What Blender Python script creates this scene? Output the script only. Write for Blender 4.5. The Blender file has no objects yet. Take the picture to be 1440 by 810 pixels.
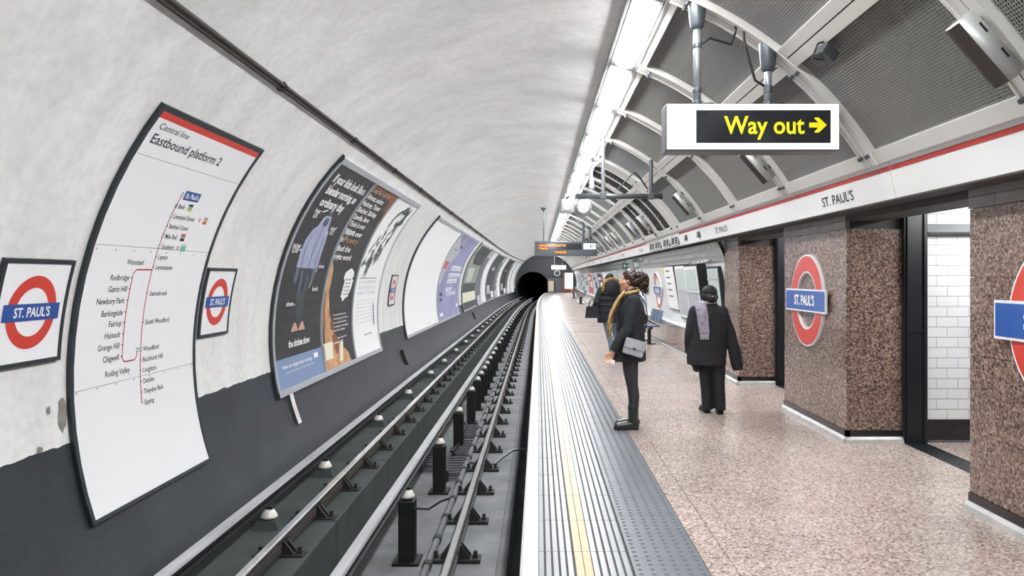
import bpy, bmesh, math, random
from mathutils import Vector, Matrix, noise
random.seed(7)
PI = math.pi
sc = bpy.context.scene
COL = sc.collection

# ------------------------------------------------------------------ camera, world, exposure
EYE = 1.58
cam_data = bpy.data.cameras.new('camera')
cam = bpy.data.objects.new('camera', cam_data)
COL.objects.link(cam)
cam.location = (0, 0, EYE)
cam.rotation_euler = (PI / 2, 0, 0)
cam_data.sensor_width = 36
cam_data.lens = 27.0
cam_data.shift_x = -37 / 1440
cam_data.shift_y = -15 / 1440
cam_data.clip_start = 0.05
cam_data.clip_end = 400
sc.camera = cam

world = bpy.data.worlds.new('world')
sc.world = world
world.use_nodes = True
world.node_tree.nodes['Background'].inputs[0].default_value = (0.5, 0.52, 0.55, 1)
world.node_tree.nodes['Background'].inputs[1].default_value = 0.05

sc.view_settings.view_transform = 'Standard'
sc.view_settings.look = 'None'
sc.view_settings.gamma = 1
sc.view_settings.use_curve_mapping = False
sc.view_settings.exposure = 1.62
LAMP = 19.0            # radiance of the strip light diffusers

# ------------------------------------------------------------------ tunnel geometry
R, CX, CZ = 3.2, -0.085, 0.85
Y0, Y1 = -8.0, 80.0

def dl(y):             # the line bends gently to the right beyond 42 m
    return 0.0 if y < 42 else 0.73 * ((y - 42) / 35) ** 2
def hd(y):
    return 0.0 if y < 42 else math.atan(2 * 0.73 * (y - 42) / 35 ** 2)
def WL(y, s, off=0.0):
    t = s / R
    return (CX - (R - off) * math.cos(t) + dl(y), y, CZ + (R - off) * math.sin(t))
def WR(y, s, off=0.0):
    t = s / R
    return (CX + (R - off) * math.cos(t) + dl(y), y, CZ + (R - off) * math.sin(t))
def PH(y, deg, off=0.0):   # angle from the vertical, + to the right
    t = math.radians(deg)
    return (CX + (R - off) * math.sin(t) + dl(y), y, CZ + (R - off) * math.cos(t))

# ------------------------------------------------------------------ mesh builder
class MB:
    def __init__(self):
        self.v = []; self.f = []; self.m = []; self.mi = 0; self.sm = []; self.smooth = False; self.marks = []
    def add(self, vs, fs):
        b = len(self.v)
        self.v += [tuple(p) for p in vs]
        for q in fs:
            self.f.append(tuple(i + b for i in q)); self.m.append(self.mi); self.sm.append(self.smooth)
        return self
    def hexa(self, p):     # 8 points, bottom ring 0-3, top ring 4-7
        return self.add(p, [(0, 3, 2, 1), (4, 5, 6, 7), (0, 1, 5, 4), (1, 2, 6, 5), (2, 3, 7, 6), (3, 0, 4, 7)])
    def box(self, x0, x1, y0, y1, z0, z1):
        return self.hexa([(x0, y0, z0), (x1, y0, z0), (x1, y1, z0), (x0, y1, z0), (x0, y0, z1), (x1, y0, z1), (x1, y1, z1), (x0, y1, z1)])
    def bbox(self, x0, x1, y0, y1, z0, z1, b):    # box with chamfered edges
        bm = bmesh.new()
        bmesh.ops.create_cube(bm, size=1)
        for w in bm.verts:
            w.co = ((x0 + x1) / 2 + w.co.x * (x1 - x0), (y0 + y1) / 2 + w.co.y * (y1 - y0), (z0 + z1) / 2 + w.co.z * (z1 - z0))
        bmesh.ops.bevel(bm, geom=bm.edges[:], offset=b, segments=2, affect='EDGES', profile=0.6)
        bm.verts.index_update()
        self.add([w.co[:] for w in bm.verts], [[w.index for w in f.verts] for f in bm.faces])
        bm.free()
        return self
    def loft(self, rings, closed=True, caps=True):
        n = len(rings[0]); vs = [p for r in rings for p in r]; fs = []
        for i in range(len(rings) - 1):
            for j in range(n if closed else n - 1):
                k = (j + 1) % n
                fs.append((i * n + j, i * n + k, (i + 1) * n + k, (i + 1) * n + j))
        if caps and closed:
            fs.append(tuple(reversed(range(n)))); b = (len(rings) - 1) * n
            fs.append(tuple(b + j for j in range(n)))
        return self.add(vs, fs)
    def tube(self, pts, rad, n=8, caps=True, flat=1.0):
        pts = [Vector(p) for p in pts]
        if not hasattr(rad, '__len__'): rad = [rad] * len(pts)
        rings = []; up = None
        for i, p in enumerate(pts):
            d = (pts[min(i + 1, len(pts) - 1)] - pts[max(i - 1, 0)]).normalized()
            if up is None:
                up = Vector((0, 0, 1)) if abs(d.z) < 0.9 else Vector((1, 0, 0))
            a = d.cross(up).normalized(); b = a.cross(d).normalized(); up = b
            rings.append([p + a * math.cos(2 * PI * k / n) * rad[i] + b * math.sin(2 * PI * k / n) * rad[i] * flat for k in range(n)])
        return self.loft(rings, True, caps)
    def cyl(self, p0, p1, r, n=12, r2=None):
        return self.tube([p0, p1], [r, r if r2 is None else r2], n)
    def ball(self, c, r, n=12, m=8, axes=None):
        if not hasattr(r, '__len__'): r = (r, r, r)
        rings = []
        A = axes or (Vector((1, 0, 0)), Vector((0, 1, 0)), Vector((0, 0, 1)))
        c = Vector(c)
        for i in range(1, m):
            a = PI * i / m - PI / 2
            rings.append([c + A[0] * (r[0] * math.cos(a) * math.cos(2 * PI * k / n)) + A[1] * (r[1] * math.cos(a) * math.sin(2 * PI * k / n)) + A[2] * (r[2] * math.sin(a)) for k in range(n)])
        vs = [c - A[2] * r[2]] + [p for q in rings for p in q] + [c + A[2] * r[2]]
        fs = [(0, 1 + (k + 1) % n, 1 + k) for k in range(n)]
        for i in range(m - 2):
            for k in range(n):
                fs.append((1 + i * n + k, 1 + i * n + (k + 1) % n, 1 + (i + 1) * n + (k + 1) % n, 1 + (i + 1) * n + k))
        e = len(vs) - 1; b = 1 + (m - 2) * n
        fs += [(b + k, b + (k + 1) % n, e) for k in range(n)]
        return self.add(vs, fs)
    def lathe(self, prof, c=(0, 0, 0), n=14):
        return self.loft([[(c[0] + r * math.cos(2 * PI * k / n), c[1] + r * math.sin(2 * PI * k / n), c[2] + z) for k in range(n)] for r, z in prof])
    def capsule(self, pts, rad, n=10, m=6):
        pts = [Vector(p) for p in pts]
        if not hasattr(rad, '__len__'): rad = [rad] * len(pts)
        self.tube(pts, rad, n)
        for p, r in zip(pts, rad): self.ball(p, r, n, m)
        return self
    def plate(self, F, y0, y1, s0, s1, o0, o1, n=8, ny=1):   # curved slab following the lining
        if o1 == o0: o1 = o0 + 1e-4
        rings = []
        for i in range(n + 1):
            s = s0 + (s1 - s0) * i / n
            ring = [F(y0 + (y1 - y0) * j / ny, s, o1) for j in range(ny + 1)] + [F(y0 + (y1 - y0) * j / ny, s, o0) for j in range(ny, -1, -1)]
            rings.append(ring)
        return self.loft(rings)
    def mesh(self, name, mats):
        me = bpy.data.meshes.new(name)
        me.from_pydata(self.v, [], self.f)
        if not isinstance(mats, (list, tuple)): mats = [mats]
        for a in mats: me.materials.append(a)
        me.polygons.foreach_set('material_index', [min(i, len(mats) - 1) for i in self.m])
        me.polygons.foreach_set('use_smooth', self.sm)
        bm = bmesh.new(); bm.from_mesh(me)
        bmesh.ops.recalc_face_normals(bm, faces=bm.faces[:])
        bm.to_mesh(me); bm.free()
        me.update()
        return me
    def mark(self):            # a separate printed piece starts here
        self.marks.append((len(self.v), len(self.f)))
    def build_split(self, name, mats, parent, loc=None):
        mk = self.marks + [(len(self.v), len(self.f))]
        o = None
        for (v0, f0), (v1, f1) in zip(mk, mk[1:]):
            q = MB(); q.v = self.v[v0:v1]; q.f = [tuple(i - v0 for i in f) for f in self.f[f0:f1]]; q.m = self.m[f0:f1]; q.sm = self.sm[f0:f1]
            o = q.build(name, mats, parent, loc)
        return o
    def build(self, name, mats, parent=None, loc=None, rot=None):
        return put(name, self.mesh(name, mats), parent, loc, rot)

def put(name, me, parent=None, loc=None, rot=None):
    o = bpy.data.objects.new(name, me)
    COL.objects.link(o)
    if parent is not None: o.parent = parent
    if loc is not None: o.location = loc
    if rot is not None: o.rotation_euler = rot
    return o
def tag(o, label, cat, group=None, kind=None):
    if label: o['label'] = label
    if cat: o['category'] = cat
    if group: o['group'] = group
    if kind: o['kind'] = kind
    return o
def thing(name, label, cat, loc=(0, 0, 0), rz=0.0, group=None):
    o = put(name, None, None, loc, (0, 0, rz))
    o.empty_display_size = 0.1
    return tag(o, label, cat, group)
def struct(o):
    o['kind'] = 'structure'
    return o
def along(y, x=0.0, z=0.0):      # location and rotation of a repeat at chainage y
    return (x + dl(y), y, z), (0, 0, -hd(y))
def copy_tree(o, parent=None):
    c = o.copy(); COL.objects.link(c)
    if parent is not None: c.parent = parent
    for ch in list(o.children): copy_tree(ch, c)
    return c
def stations(a, b, step=2.0):
    n = max(1, int(round((b - a) / step)))
    return [a + (b - a) * i / n for i in range(n + 1)]
def extrude_y(mb, prof, a, b, closed=True, step=2.0):    # a profile in x,z swept along the line
    st = [a, min(b, 40.0)] if a < 40 else [a]
    if b > 40: st += stations(max(a, 40.0), b, step)[1:]
    return mb.loft([[(x + dl(y), y, z) for x, z in prof] for y in st], closed, closed)

# ------------------------------------------------------------------ materials
def lin(h):
    h = h.lstrip('#')
    c = [int(h[i:i + 2], 16) / 255 for i in (0, 2, 4)]
    return tuple(x / 12.92 if x <= 0.04045 else ((x + 0.055) / 1.055) ** 2.4 for x in c) + (1,)
MATS = {}
def mat(name, col, rough=0.5, metal=0.0, var=0.0, scale=6.0, bump=0.0, emit=0.0, spec=0.5, stretch=(1, 1, 1), coat=0.0):
    m = bpy.data.materials.new(name); m.use_nodes = True
    nt = m.node_tree; N = nt.nodes; L = nt.links
    b = N['Principled BSDF']
    c = lin(col) if isinstance(col, str) else col
    b.inputs['Base Color'].default_value = c
    b.inputs['Roughness'].default_value = rough
    b.inputs['Metallic'].default_value = metal
    b.inputs['Specular IOR Level'].default_value = spec
    b.inputs['Coat Weight'].default_value = coat
    b.inputs['Coat Roughness'].default_value = 0.08
    if emit:
        b.inputs['Emission Color'].default_value = c
        b.inputs['Emission Strength'].default_value = emit
    if var or bump:
        tc = N.new('ShaderNodeTexCoord'); mp = N.new('ShaderNodeMapping'); no = N.new('ShaderNodeTexNoise')
        mp.inputs['Scale'].default_value = stretch
        no.inputs['Scale'].default_value = scale; no.inputs['Detail'].default_value = 5
        L.new(tc.outputs['Object'], mp.inputs[0]); L.new(mp.outputs[0], no.inputs['Vector'])
        if var:
            r = N.new('ShaderNodeValToRGB')
            r.color_ramp.elements[0].position = 0.3; r.color_ramp.elements[1].position = 0.7
            r.color_ramp.elements[0].color = tuple(x * (1 - var) for x in c[:3]) + (1,)
            r.color_ramp.elements[1].color = tuple(min(1, x * (1 + var * 0.5)) for x in c[:3]) + (1,)
            L.new(no.outputs['Fac'], r.inputs[0]); L.new(r.outputs[0], b.inputs['Base Color'])
        if bump:
            bp = N.new('ShaderNodeBump'); bp.inputs['Strength'].default_value = bump; bp.inputs['Distance'].default_value = 0.01
            L.new(no.outputs['Fac'], bp.inputs['Height']); L.new(bp.outputs[0], b.inputs['Normal'])
    MATS[name] = m
    return m

def speckle(name, cols, scale, rough, coat=0.0, big=None, bump=0.0):   # terrazzo / granite: cells of several stone colours
    m = bpy.data.materials.new(name); m.use_nodes = True
    nt = m.node_tree; N = nt.nodes; L = nt.links; b = N['Principled BSDF']
    ge = N.new('ShaderNodeNewGeometry')
    vo = N.new('ShaderNodeTexVoronoi'); vo.inputs['Scale'].default_value = scale
    L.new(ge.outputs['Position'], vo.inputs['Vector'])
    se = N.new('ShaderNodeSeparateColor'); L.new(vo.outputs['Color'], se.inputs[0])
    r = N.new('ShaderNodeValToRGB'); r.color_ramp.interpolation = 'CONSTANT'
    el = r.color_ramp.elements
    for i, (p, c) in enumerate(cols):
        e = el[i] if i < 2 else el.new(p)
        e.position = p; e.color = lin(c)
    L.new(se.outputs[0], r.inputs[0])
    no = N.new('ShaderNodeTexNoise'); no.inputs['Scale'].default_value = 1.1; no.inputs['Detail'].default_value = 6
    L.new(ge.outputs['Position'], no.inputs['Vector'])
    r2 = N.new('ShaderNodeValToRGB'); r2.color_ramp.elements[0].position = 0.35; r2.color_ramp.elements[1].position = 0.65
    lo = big if big is not None else 0.86
    r2.color_ramp.elements[0].color = (lo, lo, lo, 1); r2.color_ramp.elements[1].color = (1, 1, 1, 1)
    L.new(no.outputs['Fac'], r2.inputs[0])
    mx = N.new('ShaderNodeMix'); mx.data_type = 'RGBA'; mx.blend_type = 'MULTIPLY'; mx.inputs['Factor'].default_value = 1
    L.new(r.outputs[0], mx.inputs['A']); L.new(r2.outputs[0], mx.inputs['B']); L.new(mx.outputs['Result'], b.inputs['Base Color'])
    b.inputs['Roughness'].default_value = rough
    b.inputs['Coat Weight'].default_value = coat; b.inputs['Coat Roughness'].default_value = 0.12
    MATS[name] = m
    return m

def plaster(name):      # off-white lining with dirt streaks; dark paint below the dado line with a chipped edge
    m = bpy.data.materials.new(name); m.use_nodes = True
    nt = m.node_tree; N = nt.nodes; L = nt.links; b = N['Principled BSDF']
    ge = N.new('ShaderNodeNewGeometry')
    def nz(scale, stretch=(1, 1, 1), det=5):
        mp = N.new('ShaderNodeMapping'); mp.inputs['Scale'].default_value = stretch
        no = N.new('ShaderNodeTexNoise'); no.inputs['Scale'].default_value = scale; no.inputs['Detail'].default_value = det
        L.new(ge.outputs['Position'], mp.inputs[0]); L.new(mp.outputs[0], no.inputs['Vector'])
        return no.outputs['Fac']
    def ramp(src, p0, c0, p1, c1):
        r = N.new('ShaderNodeValToRGB')
        r.color_ramp.elements[0].position = p0; r.color_ramp.elements[1].position = p1
        r.color_ramp.elements[0].color = lin(c0); r.color_ramp.elements[1].color = lin(c1)
        L.new(src, r.inputs[0]); return r.outputs[0]
    def mul(a, bb, f=1.0):
        x = N.new('ShaderNodeMix'); x.data_type = 'RGBA'; x.blend_type = 'MULTIPLY'; x.inputs['Factor'].default_value = f
        L.new(a, x.inputs['A']); L.new(bb, x.inputs['B']); return x.outputs['Result']
    base = ramp(nz(0.9, (1, 0.7, 0.5)), 0.32, '#e6e7e6', 0.68, '#efefee')
    base = mul(base, ramp(nz(2.2, (1, 1.2, 0.18)), 0.3, '#eeeeec', 0.62, '#ffffff'))
    base = mul(base, ramp(nz(14), 0.30, '#f3f3f2', 0.6, '#ffffff'))
    mm = N.new('ShaderNodeMath'); mm.operation = 'MULTIPLY_ADD'
    sp = N.new('ShaderNodeSeparateXYZ'); L.new(ge.outputs['Position'], sp.inputs[0])
    L.new(nz(7.0), mm.inputs[0]); mm.inputs[1].default_value = 0.05; L.new(sp.outputs['Z'], mm.inputs[2])
    lt = N.new('ShaderNodeMath'); lt.operation = 'LESS_THAN'; L.new(mm.outputs[0], lt.inputs[0]); lt.inputs[1].default_value = 0.455
    dark = ramp(nz(2.5), 0.3, '#2c3239', 0.7, '#383f47')
    dark = mul(dark, ramp(nz(60), 0.35, '#d0d0d0', 0.65, '#ffffff'))
    x = N.new('ShaderNodeMix'); x.data_type = 'RGBA'; L.new(lt.outputs[0], x.inputs['Factor']); L.new(base, x.inputs['A']); L.new(dark, x.inputs['B'])
    L.new(x.outputs['Result'], b.inputs['Base Color'])
    b.inputs['Roughness'].default_value = 0.42
    bp = N.new('ShaderNodeBump'); bp.inputs['Strength'].default_value = 0.25; bp.inputs['Distance'].default_value = 0.01
    L.new(nz(9), bp.inputs['Height']); L.new(bp.outputs[0], b.inputs['Normal'])
    MATS[name] = m
    return m

plaster('plaster')
speckle('terrazzo', [(0, '#9b8b84'), (0.2, '#c4b3aa'), (0.55, '#b3a198'), (0.8, '#d8cdc6'), (0.93, '#766a65')], 72, 0.26, 0.0, 0.84)
speckle('granite', [(0, '#5f5048'), (0.22, '#937c70'), (0.55, '#7c655a'), (0.78, '#ad998e'), (0.92, '#463c37')], 68, 0.2, 0.3, 0.85)
mat('cream_metal', '#d9d8d3', 0.4, var=0.06, scale=3)
mat('grille_metal', '#9a9a96', 0.5, metal=0.2)
mat('grille_metal_green', '#8f9493', 0.5, metal=0.2)
mat('backing', '#161717', 0.8)
mat('louvre_black', '#121415', 0.7)
mat('joint_dark', '#2b2d2f', 0.7)
mat('frieze_white', '#e8e8e8', 0.3, var=0.03, scale=2)
mat('stripe_red', '#b4352b', 0.4, var=0.25, scale=9)
mat('red', '#cf4036', 0.35)
mat('red_enamel', '#d8473c', 0.22, coat=0.4)
mat('blue', '#27509b', 0.35)
mat('blue_enamel', '#2f5fb0', 0.22, coat=0.4)
mat('white_enamel', '#eff0f2', 0.28, coat=0.3)
mat('white_print', '#f2f3f4', 0.5)
mat('text_dark', '#1f2835', 0.5)
mat('line_red', '#c0414f', 0.5)
mat('tick', '#6d4a55', 0.5)
mat('frame_dark', '#2c3338', 0.4, var=0.2, scale=12)
mat('frame_grey', '#b9bdc4', 0.38, metal=0.25, var=0.05)
mat('nosing', '#dededc', 0.45, var=0.04, scale=5)
mat('ridge', '#84898c', 0.32, var=0.1, scale=4)
mat('groove', '#1f2628', 0.6)
mat('yellow_line', '#b89868', 0.4, var=0.12, scale=8)
mat('blister', '#71767d', 0.28, var=0.1, scale=5)
mat('concrete_floor', '#5b5e60', 0.85, var=0.3, scale=3, bump=0.3)
mat('bed_grey', '#7b7e80', 0.85, var=0.3, scale=2.4, bump=0.4)
mat('bed_green', '#3c4543', 0.85, var=0.35, scale=1.6, bump=0.3)
mat('black_void', '#0b0c0d', 0.9)
mat('rail_top', '#c9cacb', 0.2, metal=0.9, var=0.12, scale=30)
mat('rail_side', '#4e4a47', 0.55, metal=0.3, var=0.3, scale=14)
mat('cond_top', '#bfc2c5', 0.4, metal=0.35, var=0.2, scale=12, stretch=(1, 0.1, 1))
mat('cond_side', '#2b2d30', 0.5, metal=0.3, var=0.2)
mat('iron', '#2e2d2d', 0.6, metal=0.2, var=0.3, scale=20)
mat('porcelain', '#e9e8df', 0.2, coat=0.5)
mat('post_black', '#141517', 0.55, var=0.2, scale=8)
mat('pipe_grey', '#6d7276', 0.4, metal=0.4, var=0.2, scale=6)
mat('cable_black', '#17181a', 0.5)
mat('cable_brown', '#3b332e', 0.6, var=0.3, scale=4)
mat('diffuser', (0.985, 0.99, 1.0, 1), 0.3, emit=LAMP)
mat('steel_grey', '#555b61', 0.35, metal=0.3)
mat('pole_grey', '#989ca1', 0.35, metal=0.5)
mat('sign_white', '#f4f5f6', 0.3, emit=0.25)
mat('sign_black', '#26292d', 0.12, coat=0.6)
mat('sign_yellow', '#efdd18', 0.4, emit=0.12)
mat('orange_led', '#ff8420', 0.5, emit=0.45)
mat('lit_white', '#f0f0f0', 0.4, emit=0.22)
mat('lit_green', '#1f6b40', 0.4, emit=0.02)
mat('lit_pink', '#e79aa0', 0.4, emit=0.4)
mat('lit_navy', '#3a4a7c', 0.4, emit=0.3)
mat('white_tile', '#eceef0', 0.12, coat=0.5)
mat('black_tile', '#17191b', 0.12, coat=0.5)
mat('silver_tile', '#b3b7b9', 0.14, metal=0.35, coat=0.4, var=0.25, scale=5)
mat('grout', '#8d8f90', 0.8)
mat('header_tile', '#8b8683', 0.3, var=0.35, scale=3.5)
mat('black_paint', '#202428', 0.35, var=0.15, scale=3)
mat('skirt_black', '#1c1d20', 0.25, coat=0.3)
mat('kerb', '#b9b8b5', 0.3, var=0.25, scale=7)
mat('wall_panel', '#e9eaea', 0.25, coat=0.2)
mat('lintel', '#4a4745', 0.7, var=0.3, scale=5)
mat('bare_cement', '#8e8a84', 0.85, var=0.3, scale=14)
mat('rust', '#8a5b3a', 0.8, var=0.5, scale=25)
mat('speaker_grey', '#b9bcbb', 0.35, metal=0.2)
mat('lamp_grey', '#8a8b8b', 0.5)
mat('speaker_dark', '#3d3733', 0.6)
mat('door_grey', '#63666b', 0.5)
mat('end_wall', '#43464b', 0.6, var=0.1)
mat('orange_brown', '#8f5638', 0.6)
mat('cream_notice', '#ddd2ba', 0.6)
# poster inks
mat('ink_black', '#2b2d31', 0.35, var=0.12, scale=9)
mat('ink_blue', '#7d93b8', 0.4)
mat('ink_lilac', '#a4acc8', 0.45, var=0.15, scale=9)
mat('ink_lilac2', '#5c6478', 0.5, var=0.2, scale=9)
mat('ink_skin', '#c9a08c', 0.5)
mat('ink_white', '#f2f2f2', 0.5)
mat('ink_tan', '#cf9f72', 0.5, var=0.35, scale=5)
mat('ink_brown', '#8a5a41', 0.5, var=0.3, scale=6)
mat('ink_grey', '#6f777c', 0.5, var=0.5, scale=6)
mat('ink_dgrey', '#3b4448', 0.5, var=0.4, scale=7)
mat('ink_lgrey', '#b9bec4', 0.5)
mat('ink_purple', '#9b9dca', 0.4, var=0.3, scale=0.8)
mat('ink_green', '#97a394', 0.5, var=0.3, scale=3)
mat('ink_pale', '#c5d0cf', 0.5, var=0.12, scale=4)
mat('ink_cream', '#e8e4cf', 0.5)
mat('ink_maroon', '#5a2f3c', 0.5)
mat('ink_redish', '#c5555a', 0.5)
mat('ink_yellow', '#e0c93a', 0.5)
mat('ink_teal', '#6cb9b4', 0.5)
# clothes
mat('coat_black', '#26282d', 0.85, var=0.25, scale=30, bump=0.15)
mat('coat_navy', '#1f242c', 0.7, var=0.25, scale=12)
mat('cloth_black', '#24252a', 0.85, var=0.2, scale=20)
mat('tights', '#35333a', 0.7, var=0.2, scale=60)
mat('skin', '#d9a78e', 0.5)
mat('lips', '#a85f57', 0.5)
mat('eye_white', '#e8e6e2', 0.2)
mat('eye_iris', '#3a2a20', 0.2)
mat('hair_brown', '#39281f', 0.45, var=0.55, scale=28)
mat('hair_black', '#17171a', 0.65, var=0.2, scale=30)
mat('scarf_mustard', '#c6a66c', 0.85, var=0.3, scale=25)
mat('scarf_lilac', '#a79fb0', 0.85, var=0.45, scale=22)
mat('fringe', '#d5d2da', 0.85)
mat('bag_grey', '#b4b8bd', 0.45, var=0.2, scale=9)
mat('boot_green', '#26302b', 0.3, var=0.2, scale=12)
mat('sole', '#121314', 0.7)
mat('fur', '#a9814f', 0.9, var=0.4, scale=40)
mat('jeans', '#7d8da4', 0.8, var=0.2, scale=20)
mat('paper', '#e9e9e6', 0.6)
mat('bench_blue', '#5f7690', 0.35, metal=0.3)
M = MATS

# ------------------------------------------------------------------ lettering helpers
_glyph = {}
def glyphs(s, bold=0.0):
    k = (s, bold)
    if k not in _glyph:
        cu = bpy.data.curves.new('letters', 'FONT')
        cu.body = s; cu.offset = bold; cu.resolution_u = 3
        ob = bpy.data.objects.new('letters', cu)
        COL.objects.link(ob)
        me = ob.to_mesh()
        vs = [tuple(v.co) for v in me.vertices]; fs = [tuple(p.vertices) for p in me.polygons]
        ob.to_mesh_clear()
        bpy.data.objects.remove(ob); bpy.data.curves.remove(cu)
        x0 = min(v[0] for v in vs); x1 = max(v[0] for v in vs)
        _glyph[k] = (vs, fs, x0, x1)
    return _glyph[k]
CAP = 0.70      # cap height of the built-in font at size 1
def letters(mb, s, fn, u, v, width=None, cap=0.1, align='l', bold=0.0, d=0.0015):
    """lay the string with its baseline at (u,v) of the surface fn(u,v,d)"""
    mb.mark()
    vs, fs, x0, x1 = glyphs(s, bold)
    k = cap / CAP
    kx = k if width is None else width / (x1 - x0)
    w = (x1 - x0) * kx
    o = {'l': 0, 'r': -w, 'c': -w / 2}[align]
    mb.add([fn(u + o + (a - x0) * kx, v + b * k, d) for a, b, _ in vs], fs)
    return w
def strip(mb, fn, rows, d=0.0012, n=1):
    """a flat printed shape given as rows (v,u0,u1)"""
    mb.mark()
    rr = []
    for (va, a0, a1), (vb, b0, b1) in zip(rows, rows[1:]):
        k = max(1, int(abs(vb - va) / 0.12))
        for i in range(k):
            t = i / k
            rr.append((va + (vb - va) * t, a0 + (b0 - a0) * t, a1 + (b1 - a1) * t))
    rr.append(rows[-1])
    vs = []; fs = []
    for v, a, b in rr: vs += [fn(a, v, d), fn(b, v, d)]
    for i in range(len(rr) - 1): fs.append((2 * i, 2 * i + 1, 2 * i + 3, 2 * i + 2))
    mb.add(vs, fs)
def rect(mb, fn, u0, u1, v0, v1, d=0.0012):
    strip(mb, fn, [(v0, u0, u1), (v1, u0, u1)], d)
def ribbon(mb, fn, pts, w, d=0.0012):
    mb.mark()
    q = []
    for (a, b), (c, e) in zip(pts, pts[1:]):
        k = max(1, int(math.hypot(c - a, e - b) / 0.1))
        q += [(a + (c - a) * i / k, b + (e - b) * i / k) for i in range(k)]
    q.append(pts[-1])
    vs = []; fs = []
    for i, p in enumerate(q):
        a = q[max(i - 1, 0)]; b = q[min(i + 1, len(q) - 1)]
        dx, dy = b[0] - a[0], b[1] - a[1]; l = math.hypot(dx, dy) or 1
        vs += [fn(p[0] - dy / l * w / 2, p[1] + dx / l * w / 2, d), fn(p[0] + dy / l * w / 2, p[1] - dx / l * w / 2, d)]
    for i in range(len(q) - 1): fs.append((2 * i, 2 * i + 1, 2 * i + 3, 2 * i + 2))
    mb.add(vs, fs)
def annulus(mb, fn, u, v, r0, r1, d=0.0012, n=48):
    mb.mark()
    vs = []; fs = []
    for i in range(n):
        a = 2 * PI * i / n
        vs += [fn(u + r0 * math.cos(a), v + r0 * math.sin(a), d), fn(u + r1 * math.cos(a), v + r1 * math.sin(a), d)]
    for i in range(n):
        j = (i + 1) % n
        fs.append((2 * i, 2 * i + 1, 2 * j + 1, 2 * j))
    mb.add(vs, fs)
def disc(mb, fn, u, v, r, d=0.0012, n=12):
    mb.mark()
    mb.add([fn(u + r * math.cos(2 * PI * i / n), v + r * math.sin(2 * PI * i / n), d) for i in range(n)], [tuple(range(n))])

# ------------------------------------------------------------------ the setting: lining
def lining(a0, a1, y0, y1, thick=0.15, n=24):
    mb = MB(); mb.smooth = True
    ys = [y0, 6, 20, 40] + stations(40, y1, 2)[1:]
    for k in range(n):
        pass
    rings = []
    for y in ys:
        inner = [PH(y, a0 + (a1 - a0) * i / n) for i in range(n + 1)]
        rings.append(inner)
    mb.loft(rings, closed=False, caps=False)
    mb.smooth = False
    outer = [[PH(y, a0 + (a1 - a0) * i / n, -thick) for i in range(n + 1)] for y in ys]
    mb.loft(outer, closed=False, caps=False)
    return mb
wall_left = struct(lining(-121.5, -41.5, Y0, Y1 + 0.2, n=40).build('wall_left', M['plaster']))
ceiling = struct(lining(-41.5, 15.2, Y0, Y1 + 0.2, n=30).build('ceiling', M['plaster']))
# backing sheet of the panelled side, behind grilles
mb = MB(); mb.smooth = True
ys = [Y0, 40] + stations(40, Y1, 2)[1:]
mb.loft([[PH(y, 15 + 47 * i / 16, -0.16) for i in range(17)] for y in ys], False, False)
mb.smooth = False
mb.loft([[PH(y, 15 + 47 * i / 16, -0.20) for i in range(17)] for y in ys], False, False)
mb.build('backing_sheet', M['backing'], ceiling)
# light trough
mb = MB()
for y, yb in zip(ys, ys[1:]):
    for a0, a1, o0, o1 in ((15.2, 15.7, -0.16, 0.05), (20.7, 21.2, -0.16, 0.05), (15.7, 20.7, -0.16, -0.03)):
        p = [PH(y, a0, o0), PH(y, a1, o0), PH(yb, a1, o0), PH(yb, a0, o0), PH(y, a0, o1), PH(y, a1, o1), PH(yb, a1, o1), PH(yb, a0, o1)]
        mb.hexa(p)
mb.build('light_trough', M['lamp_grey'], ceiling)

# --- ribs, beams and grilles (parts of the ceiling)
RIBS = [1.95, 4.0, 6.05, 8.1, 10.15, 12.2, 14.5, 16.8, 18.8, 20.85, 22.9, 24.95, 27.0, 29.2, 31.3, 33.4, 35.5]
while RIBS[-1] < 78: RIBS.append(RIBS[-1] + 2.1)
RIBS = [RIBS[0] - 4.1, RIBS[0] - 2.05] + RIBS
A_LO, A_BEAM, A_HI = 21.2, 39.7, 59.2
def rib_mesh(w):
    mb = MB()
    for s in (-1, 1):
        for seg in ((A_LO, 59.4, 18),):
            ring = []
            for i in range(seg[2] + 1):
                a = seg[0] + (seg[1] - seg[0]) * i / seg[2]
                ya, yb = sorted((s * 0.006, s * w / 2))
                ring.append([PH(ya, a, -0.03), PH(yb, a, -0.03), PH(yb, a, 0.05), PH(ya, a, 0.05)])
            mb.loft(ring)
            ring = []
            for i in range(seg[2] + 1):    # raised lip on the outer edge
                a = seg[0] + (seg[1] - seg[0]) * i / seg[2]
                ya, yb = sorted((s * (w / 2 - 0.018), s * w / 2))
                ring.append([PH(ya, a, 0.05), PH(yb, a, 0.05), PH(yb, a, 0.062), PH(ya, a, 0.062)])
            mb.loft(ring)
    mb.mi = 1
    mb.loft([[PH(-0.007, a, -0.02), PH(0.007, a, -0.02), PH(0.007, a, 0.044), PH(-0.007, a, 0.044)] for a in [A_LO + (59.4 - A_LO) * i / 18 for i in range(19)]])
    mb.mi = 2                                  # fixing bolts
    for a in (23.5, 37.2, 42.2, 57.8):
        for yy in (-w / 2 + 0.04, w / 2 - 0.04):
            p = Vector(PH(yy, a, 0.05)); q = Vector(PH(yy, a, 0.09))
            mb.cyl(p, q, 0.016, 8)
    return mb.mesh('ceiling_rib', [M['cream_metal'], M['joint_dark'], M['steel_grey']])
rib = rib_mesh(0.21); rib_wide = rib_mesh(0.72)
for y in RIBS:
    l, r = along(y)
    put('ceiling_rib', rib_wide if abs(y - 14.5) < 0.01 else rib, ceiling, l, r)
LOUVRE = {14.5, 16.8, 29.2, 31.3, 45.9, 48.0}
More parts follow.
